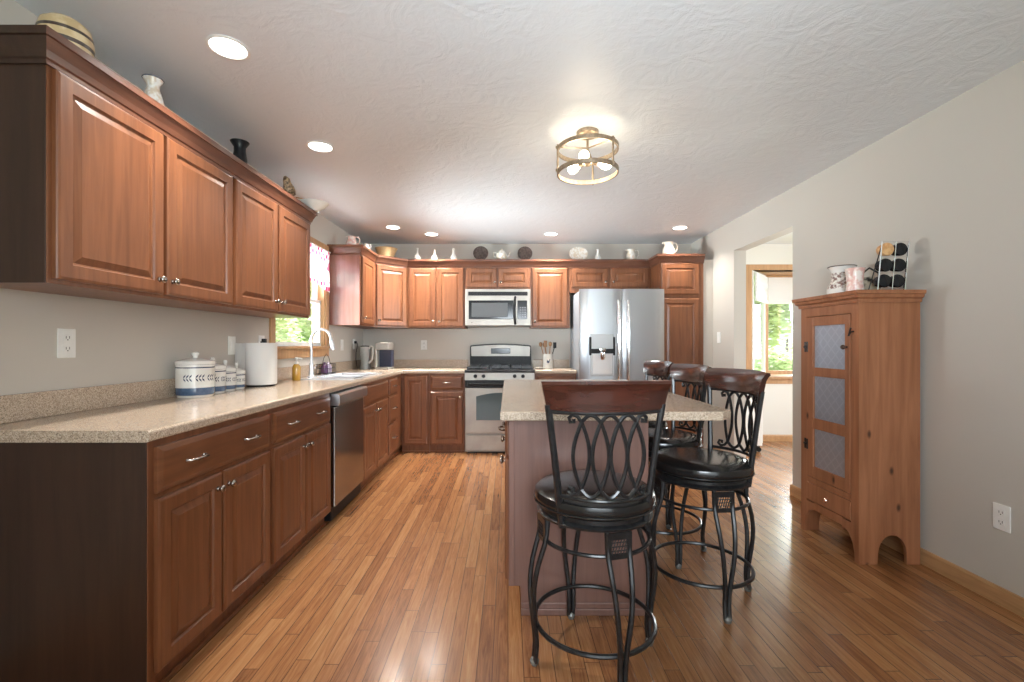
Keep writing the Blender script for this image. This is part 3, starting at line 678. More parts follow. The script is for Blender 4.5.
# ---------------------------------------------------------------- bar stools
SM = {}; FOOTM = mat('clear_foot_cap', (.16, .16, .15), .12, coat=.8)
def cache(k, fn, m, smooth=True):
    if k not in SM:
        b = fn(); bmesh.ops.recalc_face_normals(b, faces=b.faces[:]); me = bpy.data.meshes.new(k); b.to_mesh(me); b.free(); me.materials.append(m)
        if smooth: me.shade_smooth(); me.set_sharp_from_angle(angle=R(38))
        SM[k] = me
    return SM[k]
def leg_bm():
    b = BM()
    for s in (-1, 1):
        P = [(.198, s*.040, .555), (.203, s*.040, .50), (.212, s*.039, .455), (.235, s*.034, .38), (.247, s*.027, .30), (.245, s*.018, .22), (.238, s*.011, .15), (.232, s*.0095, .08), (.238, s*.009, .012)]
        Q = []
        for i in range(len(P)-1):
            for u in (0, .5):
                p0 = Vector(P[max(i-1, 0)]); p1 = Vector(P[i]); p2 = Vector(P[i+1]); p3 = Vector(P[min(i+2, len(P)-1)])
                Q.append(.5*((2*p1)+(-p0+p2)*u+(2*p0-5*p1+4*p2-p3)*u*u+(-p0+3*p1-3*p2+p3)*u**3))
        Q.append(Vector(P[-1])); tube(b, Q, .0098, 8)
    return b
def foot_bm():
    b = BM(); lathe(b, [(0, 0), (.013, 0), (.016, .006), (.018, .016), (.012, .026), (0, .03)], 14, (.238, 0, 0)); return b
def plate_bm():
    b = BM(); y0, y1, z0, z1 = -.046, .046, .462, .552; xa, xb = .207, .213
    box(b, xa, xb, y0, y0+.016, z0, z1); box(b, xa, xb, y1-.016, y1, z0, z1); box(b, xa, xb, y0+.016, y1-.016, z0, z0+.018); box(b, xa, xb, y0+.016, y1-.016, z1-.024, z1)
    for k in range(7):
        u = y0+.012+k*.0105
        tube(b, [(.21, u-.004, z0+.014), (.21, u+.012, z1-.02)], .0022, 5)
    for k in range(1, 4): tube(b, [(.21, y0+.012, z0+.014+k*.014), (.21, y1-.012, z0+.014+k*.014)], .0022, 5)
    return b
def rail_bm():
    b = BM(); n = 18
    prof = [(.012, .970), (.014, 1.00), (.010, 1.04), (-.004, 1.060), (-.014, 1.068), (-.026, 1.066), (-.030, 1.056), (-.022, 1.048), (-.014, 1.030), (-.012, 1.00), (-.010, .970)]
    rs = []
    for i in range(n+1):
        u = -1+2*i/n
        row = []
        for py, pz in prof:
            hw = .206+(pz-.97)*.22; sag = .012*(1-u*u) if pz < 1.01 else 0
            row.append(b.verts.new((u*hw, -.166-.057*(1-u*u)+py, pz-sag+.004*(1-u*u))))
        rs.append(row)
    k = len(prof)
    for A, B in zip(rs, rs[1:]):
        for j in range(k): b.faces.new((A[j], B[j], B[(j+1) % k], A[(j+1) % k]))
    b.faces.new(rs[0]); b.faces.new(rs[-1][::-1]); return b
def yback(x, z):                                      # surface of the back at height z
    f = (z-.56)/.42; u = min(1, abs(x)/(.155+.045*f))
    return (-.140-.030*f)-(.088-.030*f)*(1-u*u)
def post_bm(s):
    b = BM(); P = [(s*(.149+.051*((z-.55)/.43)**1.1), -.145-.026*(z-.55)/.43, z) for z in (.55, .62, .70, .80, .90, .985)]
    tube(b, P, [.011, .013, .0125, .012, .012, .013], 8); return b
def scroll_bm():
    b = BM(); zt, zb, sp, a = .930, .700, .0624, .0285; cs = [-1.5*sp, -.5*sp, .5*sp, 1.5*sp]; r = .0072
    for c in cs:
        for s in (-1, 1):
            tube(b, [(c+s*a*sin(pi*k/12), yback(c, zb+(zt-zb)*k/12), zb+(zt-zb)*k/12) for k in range(13)], r, 6)
    for c in cs[:-1]:
        tube(b, [(c+sp*k/8, yback(c+sp*k/8, zt), zt+.024*sin(pi*k/8)) for k in range(9)], r, 6)
        tube(b, [(c+sp*k/8, yback(c+sp*k/8, zb), zb-.024*sin(pi*k/8)) for k in range(9)], r, 6)
    for s in (-1, 1):
        for z, v in ((zt, 1), (zb, -1)):
            c = s*1.5*sp; pts = [(c, z), (c+s*.012, z+v*.018), (c+s*.028, z+v*.024), (c+s*.040, z+v*.012), (c+s*.036, z-v*.002), (c+s*.024, z+v*.0), (c+s*.026, z+v*.010)]
            tube(b, [(x, yback(x, zz), zz) for x, zz in pts], [r, r, r, r, r, .007, .008], 6)
    # lower and upper bars between the posts
    for z, hw in ((.664, .163), (.960, .195)):
        tube(b, [(hw*(-1+2*k/14), yback(hw*(-1+2*k/14), z)+(0 if z < .8 else .0), z) for k in range(15)], .0075, 8)
    for c in (-sp, 0, sp): tube(b, [(c, yback(c, .67), .664), (c, yback(c, .67), .678)], .006, 6)
    return b
def seat_bm():
    b = BM(); lathe(b, [(0, .588), (.20, .588), (.216, .594), (.226, .606), (.229, .622), (.224, .640), (.205, .654), (.16, .662), (.08, .665), (0, .666)], 48); return b
def welt_bm():
    b = BM(); ring(b, .2275, .604, .004, 48, 6); return b
def pan_bm():
    b = BM(); lathe(b, [(0, .552), (.205, .552), (.216, .556), (.219, .564), (.212, .570), (.205, .574), (.205, .588), (0, .589)], 48); return b
def hoop(z, rad, r):
    def f():
        b = BM(); ring(b, rad, z, r, 48, 8); return b
    return f
def stool(label, x, y, back, legs):
    t = thing('bar_stool', label, 'bar stool', (x, y, 0), back, 'bar stools around the island')
    for k in range(4):
        a = legs-back+k*pi/2
        lg = inst('leg', cache('leg', leg_bm, IRON), t, (0, 0, 0), a)
        inst('foot_cap', cache('foot_cap', foot_bm, FOOTM), lg, (0, 0, 0))
        inst('lattice_plate', cache('lattice_plate', plate_bm, IRON, False), t, (0, 0, 0), a)
    inst('foot_ring', cache('foot_ring', hoop(.143, .225, .0088), IRON), t, (0, 0, 0))
    inst('brace_ring', cache('brace_ring', hoop(.470, .205, .0075), IRON), t, (0, 0, 0))
    inst('seat_pan', cache('seat_pan', pan_bm, IRON), t, (0, 0, 0))
    st = inst('seat', cache('seat', seat_bm, LEATHER), t, (0, 0, 0)); inst('piping', cache('piping', welt_bm, LEATHER), st, (0, 0, 0))
    for s in (-1, 1): inst('back_post', cache('back_post%d' % s, lambda: post_bm(s), IRON), t, (0, 0, 0))
    inst('scrollwork', cache('scrollwork', scroll_bm, IRON), t, (0, 0, 0))
    inst('top_rail', cache('top_rail', rail_bm, STOOLW), t, (0, 0, 0))
    return t
stool('nearest black iron bar stool, its back to the viewer before the island end', .330, 1.752, R(3), R(13.5))
stool('bar stool in front of the other two along the island side', .925, 2.188, R(98), R(4))
stool('middle bar stool of the three along the island side', .925, 2.75, R(95), R(-30))
stool('farthest bar stool along the island side, nearest the refrigerator', .925, 3.33, R(95), R(-10))

# ---------------------------------------------------------------- pie safe
PW, PX, PY = .485, 1.92, 2.952
t = thing('pie_safe', 'tall narrow pine pie safe with punched tin door against the right wall', 'cupboard', (PX, PY, 0), -pi/2)
PT = 1.452; PD = .325
def side(x0, x1):
    ar = [(.085+.16*.5-.08*cos(pi*k/14), .02+.138*sin(pi*k/14)**.75) for k in range(15)]
    poly = [(0, 0), (.083, 0)]+ar[0:1]+ar[1:-1]+ar[-1:]+[(.245, 0), (PD-.01, 0), (PD-.01, PT), (0, PT)]
    return prism(BM(), poly, x0, x1, 'yz')
for a in ((0, .02), (PW-.02, PW)): obj('side_panel', side(*a), PINE, t)
b = BM(); sw = .055
def foot_front(s):      # front stile ending in a tapered bracket foot
    P = [(0, 0), (.03, 0), (.032, .05), (.045, .10), (.075, .145), (.12, .165), (.12, .205), (sw, .205), (sw, PT), (0, PT)]
    return [((x if s < 0 else PW-x), z) for x, z in P]
prism(b, foot_front(-1), -.018, 0, 'xz'); prism(b, foot_front(1), -.018, 0, 'xz')
box(b, sw, PW-sw, -.018, 0, PT-.085, PT); box(b, .12, PW-.12, -.018, 0, .165, .213); box(b, sw, PW-sw, -.018, 0, .325, .342)
obj('face_frame', b, PINE, t)
b = BM(); box(b, .02, PW-.02, PD-.02, PD-.01, .16, PT); box(b, .02, PW-.02, 0, PD-.02, .20, .215); box(b, .02, PW-.02, 0, PD-.02, PT-.02, PT); obj('carcass', b, PINE, t)
o = obj("door", bx(sw+.002, PW-sw-.002, -.022, -.002, .366, 1.363), PINE, t)
# real door frame with three openings
b = BM(); dx0, dx1 = sw+.003, PW-sw-.003; px0, px1 = .122, .389; zs = [(.436, .671), (.736, .997), (1.051, 1.308)]
box(b, dx0, px0, -.024, -.002, .366, 1.363, .002); box(b, px1, dx1, -.024, -.002, .366, 1.363, .002)
for a, c in ((.366, .436), (.671, .736), (.997, 1.051), (1.308, 1.363)): box(b, px0, px1, -.023, -.002, a, c, .001)
bmesh.ops.recalc_face_normals(b, faces=b.faces[:]); me = bpy.data.meshes.new('door'); b.to_mesh(me); b.free(); me.materials.append(PINE); o.data = me
for a, c in zs: obj('tin_panel', bx(px0, px1, -.012, -.006, a, c), TIN, o)
b = BM(); lathe(b, [(0, .03), (.010, .029), (.014, .022), (.010, .014), (.006, .01), (.006, 0)], 16, (dx1-.022, -.024, 1.178), axis='y'); obj('knob', b, mat('dark_wood_knob', (.06, .03, .02), .35), o, True)
for z in (1.178, .565):
    b = BM(); box(b, sw-.020, sw-.008, -.021, -.017, z-.032, z+.032, .001); box(b, sw+.008, sw+.020, -.027, -.022, z-.032, z+.032, .001); box(b, sw-.02, sw+.02, -.027, -.018, z-.006, z+.006, .001); obj('hinge', b, IRON, t)
b = BM(); tube(b, [(PW-sw+.018, -.018, 1.265), (PW-sw+.018, -.034, 1.262), (PW-sw+.004, -.036, 1.240), (PW-sw+.022, -.036, 1.285)], .005, 6); obj('latch', b, IRON, t, True)
obj('trim_strip', bx(sw+.002, PW-sw-.002, -.021, -.002, .343, .362, bev=.002), PINE, t)
o = obj('drawer', bx(sw+.003, PW-sw-.003, -.021, -.002, .216, .322, bev=.003), PINE, t)
b = BM(); lathe(b, [(0, .026), (.010, .025), (.014, .018), (.009, .011), (.006, 0)], 16, (PW/2+.01, -.021, .268), axis='y'); obj('knob', b, mat('rosy_brass', (.75, .45, .36), .2, .8), o, True)
kp = [(0, PT-.03), (.010, PT-.03), (.012, PT-.012), (.024, PT-.004), (.028, PT+.012), (.036, PT+.014), (.038, PT+.034), (0, PT+.034)]
b = sweep(BM(), [(0, PD-.01), (0, -.018), (PW, -.018), (PW, PD-.01)], kp, 1)
bmesh.ops.recalc_face_normals(b, faces=b.faces[:])
box(b, 0, PW, -.018, PD-.01, PT, PT+.034)
obj('cornice', b, PINE, t)
PTOP = PT+.0345

# ---------------------------------------------------------------- ceiling lights
t = thing('ceiling_light', 'round two ring bronze ceiling fixture with three bulbs over the island', 'ceiling light', (.467, 2.67, 0))
b = BM(); lathe(b, [(0, H), (.065, H), (.065, H-.018), (.058, H-.024), (.02, H-.026), (0, H-.026)], 30); obj('canopy', b, BRONZE, t, True)
b = BM(); tube(b, [(0, 0, H-.026), (0, 0, 2.27)], .007, 8); lathe(b, [(0, 2.30), (.02, 2.298), (.028, 2.285), (.028, 2.255), (.012, 2.24), (0, 2.238)], 18); obj('stem', b, BRONZE, t, True)
def band(z0, z1, ro, ri):
    b = BM(); lathe(b, [(ri, z0), (ro, z0), (ro, z1), (ri, z1), (ri, z0)], 56)
    return b
for za in (2.192, 2.325): obj('ring_band', band(za, za+.024, .179, .170), BRONZE, t, False)
for k in range(3):
    a = R(70+120*k); b = BM(); ca, sa = cos(a), sin(a)
    tube(b, [(.182*ca, .182*sa, 2.19), (.182*ca, .182*sa, 2.352)], .006, 8)
    for z in (2.204, 2.337): lathe(b, [(0, 0), (.010, 0), (.010, .012), (0, .012)], 12, (.184*ca, .184*sa, z-.006))
    tube(b, [(.176*ca, .176*sa, 2.337), (.0, .0, 2.345)], .004, 6)
    obj('strap', b, BRONZE, t, True)
    a2 = a+R(60); ca, sa = cos(a2), sin(a2)
    b = BM(); tube(b, [(.02*ca, .02*sa, 2.268), (.06*ca, .06*sa, 2.262)], .015, 10); so = obj('socket', b, BRONZE, t, True)
    b = BM(); tube(b, [((.06+q)*ca, (.06+q)*sa, 2.262-q*.1) for q in (0, .012, .03, .055, .075, .088)], [.012, .015, .024, .03, .024, .008], 14); obj('bulb', b, BULB, so, True)
    l = bpy.data.lights.new('bulb_light', 'POINT'); l.energy = 1.6; l.color = (1, .85, .62); l.shadow_soft_size = .035
    lo = bpy.data.objects.new('bulb_light', l); C.objects.link(lo); lo.parent = t; lo.location = (.105*ca, .105*sa, 2.222)
def downlight(label, x, y, power=8):
    t = thing('recessed_light', label, 'recessed light', (x, y, 0), 0, 'recessed ceiling lights')
    b = BM(); lathe(b, [(.068, H-.001), (.080, H-.001), (.082, H-.004), (.072, H-.008), (.068, H-.005), (.068, H-.001)], 32); obj('trim_ring', b, WHITEP, t, True)
    b = BM(); lathe(b, [(0, H-.004), (.068, H-.004), (.068, H-.001), (0, H-.001)], 32); obj('lens', b, LED, t, False)
    l = bpy.data.lights.new('downlight', 'AREA'); l.shape = 'DISK'; l.size = .13; l.spread = R(118); l.energy = power; l.color = (1, .95, .88)
    o = bpy.data.objects.new('downlight', l); C.objects.link(o); o.parent = t; o.location = (0, 0, H-.013)
downlight('recessed light nearest the camera, over the left counter', -1.174, 1.91)
downlight('recessed light over the counter, second from the camera on the left', -1.18, 2.86)
downlight('leftmost recessed light of the far row, over the corner counter', -1.218, 4.82, 13)
downlight('recessed light of the far row left of the range', -.86, 5.12, 13)
downlight('recessed light of the far row between microwave and refrigerator', .483, 5.11, 13)
downlight('rightmost recessed light of the far row, near the pantry', 1.83, 4.84, 6)

# ---------------------------------------------------------------- outlets and switches
def outlet(label, x, y, z, rotz, switch=False, plug=False, name=None):
    t = thing(name or ('light_switch' if switch else 'wall_outlet'), label, 'light switch' if switch else 'outlet', (x, y, z), rotz, 'wall plates')
    obj('cover_plate', bx(-.037, .037, -.006, 0, -.059, .059, bev=.002), WHITEP, t)
    if switch: obj('rocker', bx(-.016, .016, -.010, -.005, -.033, .033, bev=.002), WHITEP, t)
    else:
        for z_ in (-.022, .022):
            b = BM(); box(b, -.016, .016, -.008, -.005, z_-.014, z_+.014, .002); s_ = obj('socket', b, WHITEP, t)
            b = BM(); box(b, -.008, -.006, -.0085, -.0078, z_-.003, z_+.007); box(b, .006, .008, -.0085, -.0078, z_-.003, z_+.007); box(b, -.002, .002, -.0085, -.0078, z_-.010, z_-.006); obj('slot', b, BLACK, s_)
    if plug: obj('plug', bx(-.014, .014, -.035, -.0085, .006, .036, bev=.004), BLACK, t)
outlet('white outlet on the left wall below the nearest cabinets', XL, 1.842, 1.197, pi/2)
outlet('white switch on the left wall between the canisters and paper towels', XL, 2.945, 1.187, pi/2, True)
outlet('white outlet with black plug peeking over the paper towel roll', XL, 3.30, 1.20, pi/2, plug=True)
outlet('white switch on the left wall just past the sink window', XL, 4.90, 1.19, pi/2, True)
outlet('white outlet with black plug in the far left corner', XL, 5.28, 1.20, pi/2, plug=True)
outlet('white outlet on the back wall left of the range', -1.04, D, 1.19, 0)
outlet('white switch on the right wall between pantry and dining opening', XR, 4.87, 1.27, -pi/2, True)
outlet('white outlet low on the right wall near the baseboard', XR, 2.08, .402, -pi/2)

# ---------------------------------------------------------------- valance
b = BM(); n = 40; rows = 14; g = []
VY0, VY1 = WY0-.03, WY1+.03
for j in range(rows+1):
    row = []
    for i in range(n+1):
        u = i/n; y = VY0+(VY1-VY0)*u; swag = .33+.07*abs(2*u-1)**1.6
        z = -swag*j/rows; x = .035+.012*sin(u*60)*(.3+.7*j/rows)
        row.append(b.verts.new((x, y, z)))
    g.append(row)
for j in range(rows):
    for i in range(n): b.faces.new((g[j][i], g[j][i+1], g[j+1][i+1], g[j+1][i]))
r_ = bmesh.ops.solidify(b, geom=b.faces[:], thickness=.002)
t = thing('window_valance', 'white swag valance with pink checked border over the sink window', 'curtain', (XL, 0, 2.10))
obj('fabric', b, VAL, t, True)
b = BM(); tube(b, [(.033, VY0-.02, 0), (.033, VY1+.02, 0)], .008, 8); box(b, 0, .033, VY0-.015, VY0-.005, -.006, .006); box(b, 0, .033, VY1+.005, VY1+.015, -.006, .006); obj('rod', b, WHITEP, t)

# ---------------------------------------------------------------- counter items
def put(name, label, cat, bm, m, loc, group=None, smooth=True, rotz=0):
    o = obj(name, bm, m, None, smooth, loc, rotz); return tag(o, label, cat, group)
CT = Z1+.0005
def canister(label, x, y, r, h):
    t = thing('canister', label, 'canister', (x, y, CT), 0, 'blue and white canisters')
    k1, k2 = h*.30, h*.90
    b = BM(); lathe(b, [(0, 0), (r*.90, 0), (r*.93, .006), (r*.97, .012), (r, .02), (r, k1), (r, k1+.003), (r, k2), (r, k2+.006), (r, h), (r*.9, h), (0, h)], 40, mats=[0, 0, 0, 1, 1, 0, 0, 2, 0, 0, 0])
    # leaf sprigs as thin raised glaze on the band that faces the room
    for c_ in (-1.25, -.62, .0, .62):
        for s in (-1, 1):
            for q in range(3):
                a = c_-.35+q*.16; zc = (k1+k2)/2+s*h*.05
                P = [(r+.0006, a, zc-s*h*.055), (r+.0014, a+.03, zc+s*h*.01), (r+.0006, a+.15, zc+s*h*.065), (r+.0014, a+.11, zc-s*h*.005)]
                vs = [b.verts.new((p[0]*cos(p[1]), p[0]*sin(p[1]), p[2])) for p in P]; b.faces.new(vs).material_index = 2
    obj('jar', b, [CERAM, BLUEG, NAVYG], t, True)
    b = BM(); lathe(b, [(r*.9, h), (r*1.03, h+.002), (r*1.05, h+.012), (r*1.0, h+.020), (r*.5, h+.032), (r*.16, h+.036), (r*.12, h+.042), (r*.20, h+.052), (r*.20, h+.062), (r*.12, h+.068), (0, h+.069)], 36); obj('lid', b, CERAM, t, True)
canister('largest blue and white canister, nearest of the row', -1.676, 2.44, .089, .171)
canister('second largest blue and white canister, directly behind the biggest', -1.695, 2.61, .067, .137)
canister('third blue and white canister in the row of four', -1.702, 2.74, .057, .117)
canister('smallest blue and white canister, next to the paper towels', -1.702, 2.852, .048, .096)
t = thing('paper_towel_holder', 'white roll of paper towels standing upright on the left counter', 'paper towels', (-1.664, 3.07, CT))
b = BM(); lathe(b, [(0, 0), (.085, 0), (.085, .008), (0, .010)], 30); tube(b, [(0, 0, .008), (0, 0, .30)], .006, 8); obj('stand', b, BLACK, t, True)
b = BM(); lathe(b, [(.02, .012), (.094, .012), (.096, .02), (.096, .285), (.093, .29), (.02, .29), (.02, .012)], 44)
obj('roll', b, PAPER, t, True)
b = BM(); P = [(-.03, -.0955), (.02, -.094)]
vs = []
for z in (.014, .288): vs.append([b.verts.new((x, y, z)) for x, y in ((-.062, -.080), (-.085, -.084), (-.105, -.095), (-.112, -.110))])
for i in range(3): b.faces.new((vs[0][i], vs[0][i+1], vs[1][i+1], vs[1][i]))
bmesh.ops.solidify(b, geom=b.faces[:], thickness=.001); obj('loose_sheet', b, PAPER, t)
t = thing('soap_dispenser', 'amber soap bottle with white pump beside the sink', 'soap bottle', (-1.655, 3.56, CT))
b = BM(); lathe(b, [(0, 0), (.028, 0), (.031, .006), (.031, .095), (.026, .115), (.012, .128), (0, .128)], 24); obj('bottle', b, AMBER, t, True)
b = BM(); lathe(b, [(0, .127), (.014, .127), (.014, .145), (.006, .147), (.006, .165), (.012, .167), (.012, .178), (0, .18)], 16); tube(b, [(0, 0, .173), (.035, 0, .172), (.045, 0, .165)], .005, 8); obj('pump', b, WHITEP, t, True)
# wire caddy with two soap bottles
t = thing('wire_caddy', 'small black wire caddy with arched handle behind the sink', 'caddy', (-1.70, 4.26, zr))
b = BM(); hx, hy = .052, .095
for z in (.004, .05, .09): tube(b, [(-hx, -hy, z), (hx, -hy, z), (hx, hy, z), (-hx, hy, z)], .0028, 6, True)
for k in range(7):
    y = -hy+2*hy*k/6
    tube(b, [(hx, y, .004), (hx, y, .09)], .0022, 5); tube(b, [(-hx, y, .004), (-hx, y, .09)], .0022, 5); tube(b, [(-hx, y, .004), (hx, y, .004)], .0022, 5)
for k in range(1, 4):
    x = -hx+2*hx*k/4
    for y in (-hy, hy): tube(b, [(x, y, .004), (x, y, .09)], .0022, 5)
obj('basket', b, IRON, t, True)
b = BM(); tube(b, [(0, -hy, .09), (0, -hy*.6, .15), (0, 0, .185), (0, hy*.6, .15), (0, hy, .09)], .0025, 6); obj('handle', b, IRON, t, True)
def bottle(label, x, y, m):
    b = BM(); lathe(b, [(0, 0), (.028, 0), (.031, .006), (.031, .055), (.024, .075), (.010, .085), (.010, .10), (0, .10)], 20)
    put('soap_bottle', label, 'bottle', b, m, (x, y, zr+.007), 'bottles in the wire caddy')
bottle('dark purple bottle in the wire caddy', -1.70, 4.215, PURPLE); bottle('lavender labelled bottle in the wire caddy', -1.70, 4.30, LAV)
# corner appliances
t = thing('coffee_maker', 'silver and black single cup coffee maker on the corner counter', 'coffee maker', (-1.415, 5.22, CT), R(-4))
b = BM(); box(b, -.08, .08, -.10, .10, 0, .025, .006); obj('base', b, LSTEEL, t)
obj('column', bx(-.08, .08, .0, .10, .025, .22, bev=.006), mat('navy_plastic', (.02, .025, .05), .3), t)
obj('tower_panel', bx(-.088, -.06, -.09, .10, .02, .23, bev=.006), LSTEEL, t); obj('head', bx(-.082, .082, -.10, .10, .22, .305, bev=.014), LSTEEL, t)
t = thing('glass_pitcher', 'clear glass pitcher with looped pale handle on the corner counter', 'pitcher', (-1.628, 5.19, CT))
b = BM(); lathe(b, [(0, 0), (.052, 0), (.056, .01), (.048, .10), (.056, .17), (.062, .255), (.059, .255), (.052, .17), (.044, .10), (.05, .014), (0, .010)], 28); obj('jug', b, PGLASS, t, True)
b = BM(); tube(b, [(.05, -.02, .235), (.07, -.03, .265), (.098, -.036, .25), (.103, -.036, .18), (.085, -.03, .11), (.045, -.02, .07)], .011, 8); obj('handle', b, CERAM, t, True)
t = thing('blender', 'dark blender with glass jar in the counter corner', 'blender', (-1.70, 5.42, CT))
b = BM(); lathe(b, [(0, 0), (.065, 0), (.065, .02), (.05, .10), (.04, .11), (0, .11)], 24); obj('motor_base', b, BLACK, t, True)
b = BM(); lathe(b, [(0, .11), (.04, .11), (.055, .25), (.052, .25), (.037, .115), (0, .115)], 24); obj('jar', b, PGLASS, t, True)
b = BM(); lathe(b, [(.0, .27), (.03, .268), (.057, .262), (.057, .25), (0, .25)], 24); obj('lid', b, BLACK, t, True)
b = BM(); tube(b, [(XL+.035, 5.28, 1.22), (XL+.05, 5.27, 1.20), (XL+.035, 5.255, 1.10), (XL+.035, 5.25, 1.02), (XL+.05, 5.24, .95), (XL+.05, 5.26, .920)], .004, 6)
put('power_cord', 'black cord hanging from the corner outlet', 'cord', b, BLACK, (0, 0, 0))
# right of the range: crock, utensils, spoon rest
cx_, cy_ = .475, 5.42
t = thing('utensil_crock', 'white crock with a dark rooster mark holding utensils', 'crock', (cx_, cy_, CT))
b = BM(); lathe(b, [(0, 0), (.056, 0), (.060, .006), (.060, .165), (.063, .17), (.057, .17), (.055, .012), (0, .010)], 30); obj('jar', b, CERAM, t, True)
b = BM(); rp = [(-.020, .075), (-.012, .105), (-.006, .090), (.006, .088), (.014, .110), (.022, .112), (.016, .085), (.010, .065), (-.004, .058)]
prism(b, rp, -.0625, -.060, 'xz'); obj('rooster_mark', b, NAVYG, t)
for i, (dx, dy, tx, ty, hh, kind, lb) in enumerate([(-.03, -.01, -.055, -.02, .16, 'spoon', 'wooden spoon leaning left in the crock'), (-.008, .012, -.02, .02, .17, 'spatula', 'wooden spatula standing at the back of the crock'), (.012, -.015, .012, -.02, .165, 'spoon', 'wooden spoon in the middle of the crock'), (.03, .0, .05, .0, .15, 'spatula', 'dark spatula leaning right in the crock'), (.0, .03, -.035, .03, .155, 'spoon', 'second wooden spoon leaning left in the crock')]):
    b = BM(); tube(b, [(dx*.6, dy*.6, .014), (dx+tx*.4, dy+ty*.4, .15), (dx+tx, dy+ty, .15+hh*.72)], .0055, 7)
    if kind == 'spoon': lathe(b, [(0, 0), (.014, .008), (.021, .028), (.018, .05), (0, .06)], 14, (dx+tx*1.06, dy+ty, .14+hh*.70))
    else: box(b, dx+tx-.018, dx+tx+.022, dy+ty-.004, dy+ty+.004, .14+hh*.65, .15+hh*1.05, .003)
    put('cooking_utensil', lb, 'utensil', b, WOODU if i != 3 else BLACK, (cx_, cy_, CT), 'utensils in the crock')
b = BM(); lathe(b, [(0, 0), (.035, 0), (.06, .016), (.057, .018), (.034, .005), (0, .005)], 28); put('spoon_rest', 'small white dish beside the range', 'dish', b, CERAM, (.365, 5.30, CT))

# ---------------------------------------------------------------- things on top of the cabinets
UT = 2.1855
b = BM(); lathe(b, [(0, 0), (.080, 0), (.086, .02), (.090, .06), (.092, .075), (.092, .085), (.090, .105), (.089, .118), (.080, .150), (.055, .172), (0, .180)], 36, mats=[0, 0, 0, 1, 0, 0, 1, 0, 0, 0])
put('covered_basket', 'round tan covered basket with a dark band at the near end of the left cabinets', 'basket', b, [TAN, DARKPLATE], (-1.565, 1.61, UT)).scale = (.84, .84, .86)
t = thing('vase', 'cream vase with flared rim and flower spray above the left cabinets', 'vase', (-1.56, 2.0, UT)); t.scale = (.74, .74, .84)
b = BM(); lathe(b, [(0, 0), (.04, 0), (.056, .03), (.058, .07), (.045, .12), (.032, .155), (.034, .175), (.050, .200), (.052, .205), (.047, .203), (.028, .17), (0, .16)], 30); obj('body', b, FLORAL, t, True)
b = BM(); ring(b, .0515, .204, .0025, 30, 6); obj('rim', b, NAVYG, t, True)
b = BM(); lathe(b, [(0, 0), (.038, 0), (.048, .04), (.044, .09), (.036, .14), (.036, .17), (.055, .200), (.058, .206), (.052, .203), (.03, .17), (0, .165)], 30)
put('vase', 'black vase with flared rim above the left cabinets', 'vase', b, BLACK, (-1.55, 2.63, UT)).scale = (.86, .86, .86)
t = thing('bird_figurine', 'small brown bird figurine above the far end of the left cabinets', 'figurine', (-1.50, 3.13, UT))
b = BM(); lathe(b, [(0, 0), (.035, .0), (.04, .012), (.02, .02), (0, .022)], 18); obj('stand', b, DARKPLATE, t, True)
b = BM(); tube(b, [(0, .085, .07), (0, .05, .06), (0, .02, .06), (0, -.02, .075), (0, -.04, .105), (0, -.052, .125), (0, -.066, .13), (0, -.085, .125)], [.004, .014, .030, .036, .024, .022, .014, .002], 12); obj('body', b, mottled('bird_brown', (.10, .06, .03), (.42, .30, .18), 60, .5), t, True)
t = thing('white_bowl', 'white bowl overhanging the far end of the left crown molding', 'bowl', (-1.445, 3.385, UT)); t.scale = (.9, .9, .62)
b = BM(); lathe(b, [(0, 0), (.04, 0), (.045, .008), (.085, .045), (.118, .098), (.115, .10), (.08, .05), (.04, .014), (0, .012)], 36); obj('dish', b, CERAM, t, True)
b = BM(); tube(b, [(-.12, -.10, .106), (-.03, -.03, .106), (.06, .05, .108)], [.006, .010, .016], 10); put('wooden_spoon', 'short wooden spoon lying across the white bowl', 'spoon', b, WOODU, (-1.43, 3.37, UT+.004)).scale = (.85, .85, .62)
def pitcher(name, label, loc, r, h, m, rotz=0, group=None, handle=1):
    t = thing(name, label, 'pitcher', loc, rotz, group)
    b = BM(); lathe(b, [(0, 0), (r*.75, 0), (r*.8, h*.04), (r, h*.3), (r*.95, h*.5), (r*.68, h*.78), (r*.72, h*.92), (r*.85, h), (r*.80, h*.99), (r*.62, h*.80), (0, h*.78)], 28)
    prism(b, [(-r*.75, -r*.25), (-r*1.15, 0), (-r*.75, r*.25)], h*.90, h*1.0, 'xy'); obj('jug', b, m, t, True)
    b = BM(); tube(b, [(r*.72, 0, h*.90), (r*1.25, 0, h*.95), (r*1.5, 0, h*.72), (r*1.35, 0, h*.42), (r*.95, 0, h*.28)], r*.12, 8); obj('handle', b, m, t, True)
    return t
pitcher('pitcher', 'pink and white pitcher on the cabinet beside the sink window', (-1.60, 4.66, UT), .055, .115, PINKC, 0, 'pitchers above the cabinets')
pitcher('pitcher', 'small white pitcher beside the pink one above the cabinets', (-1.515, 4.86, UT), .034, .085, CERAM, 0, 'pitchers above the cabinets')
b = BM(); lathe(b, [(0, 0), (.08, 0), (.10, .04), (.122, .095), (.126, .10), (.116, .10), (.09, .04), (.07, .01), (0, .01)], 34); put('wicker_basket', 'shallow wicker basket on the corner wall cabinet', 'basket', b, WICKER, (-1.385, 5.17, UT))
def bottle_d(label, x, z_h, m=CERAM):
    b = BM(); lathe(b, [(0, 0), (.036, 0), (.040, .01), (.039, .035), (.028, .062), (.016, .080), (.013, .095), (.013, z_h-.01), (.016, z_h), (.013, z_h+.006), (0, z_h+.008)], 22); put('decorative_bottle', label, 'bottle', b, m, (x*.985, 5.385, UT), 'slim white bottles above the cabinets')
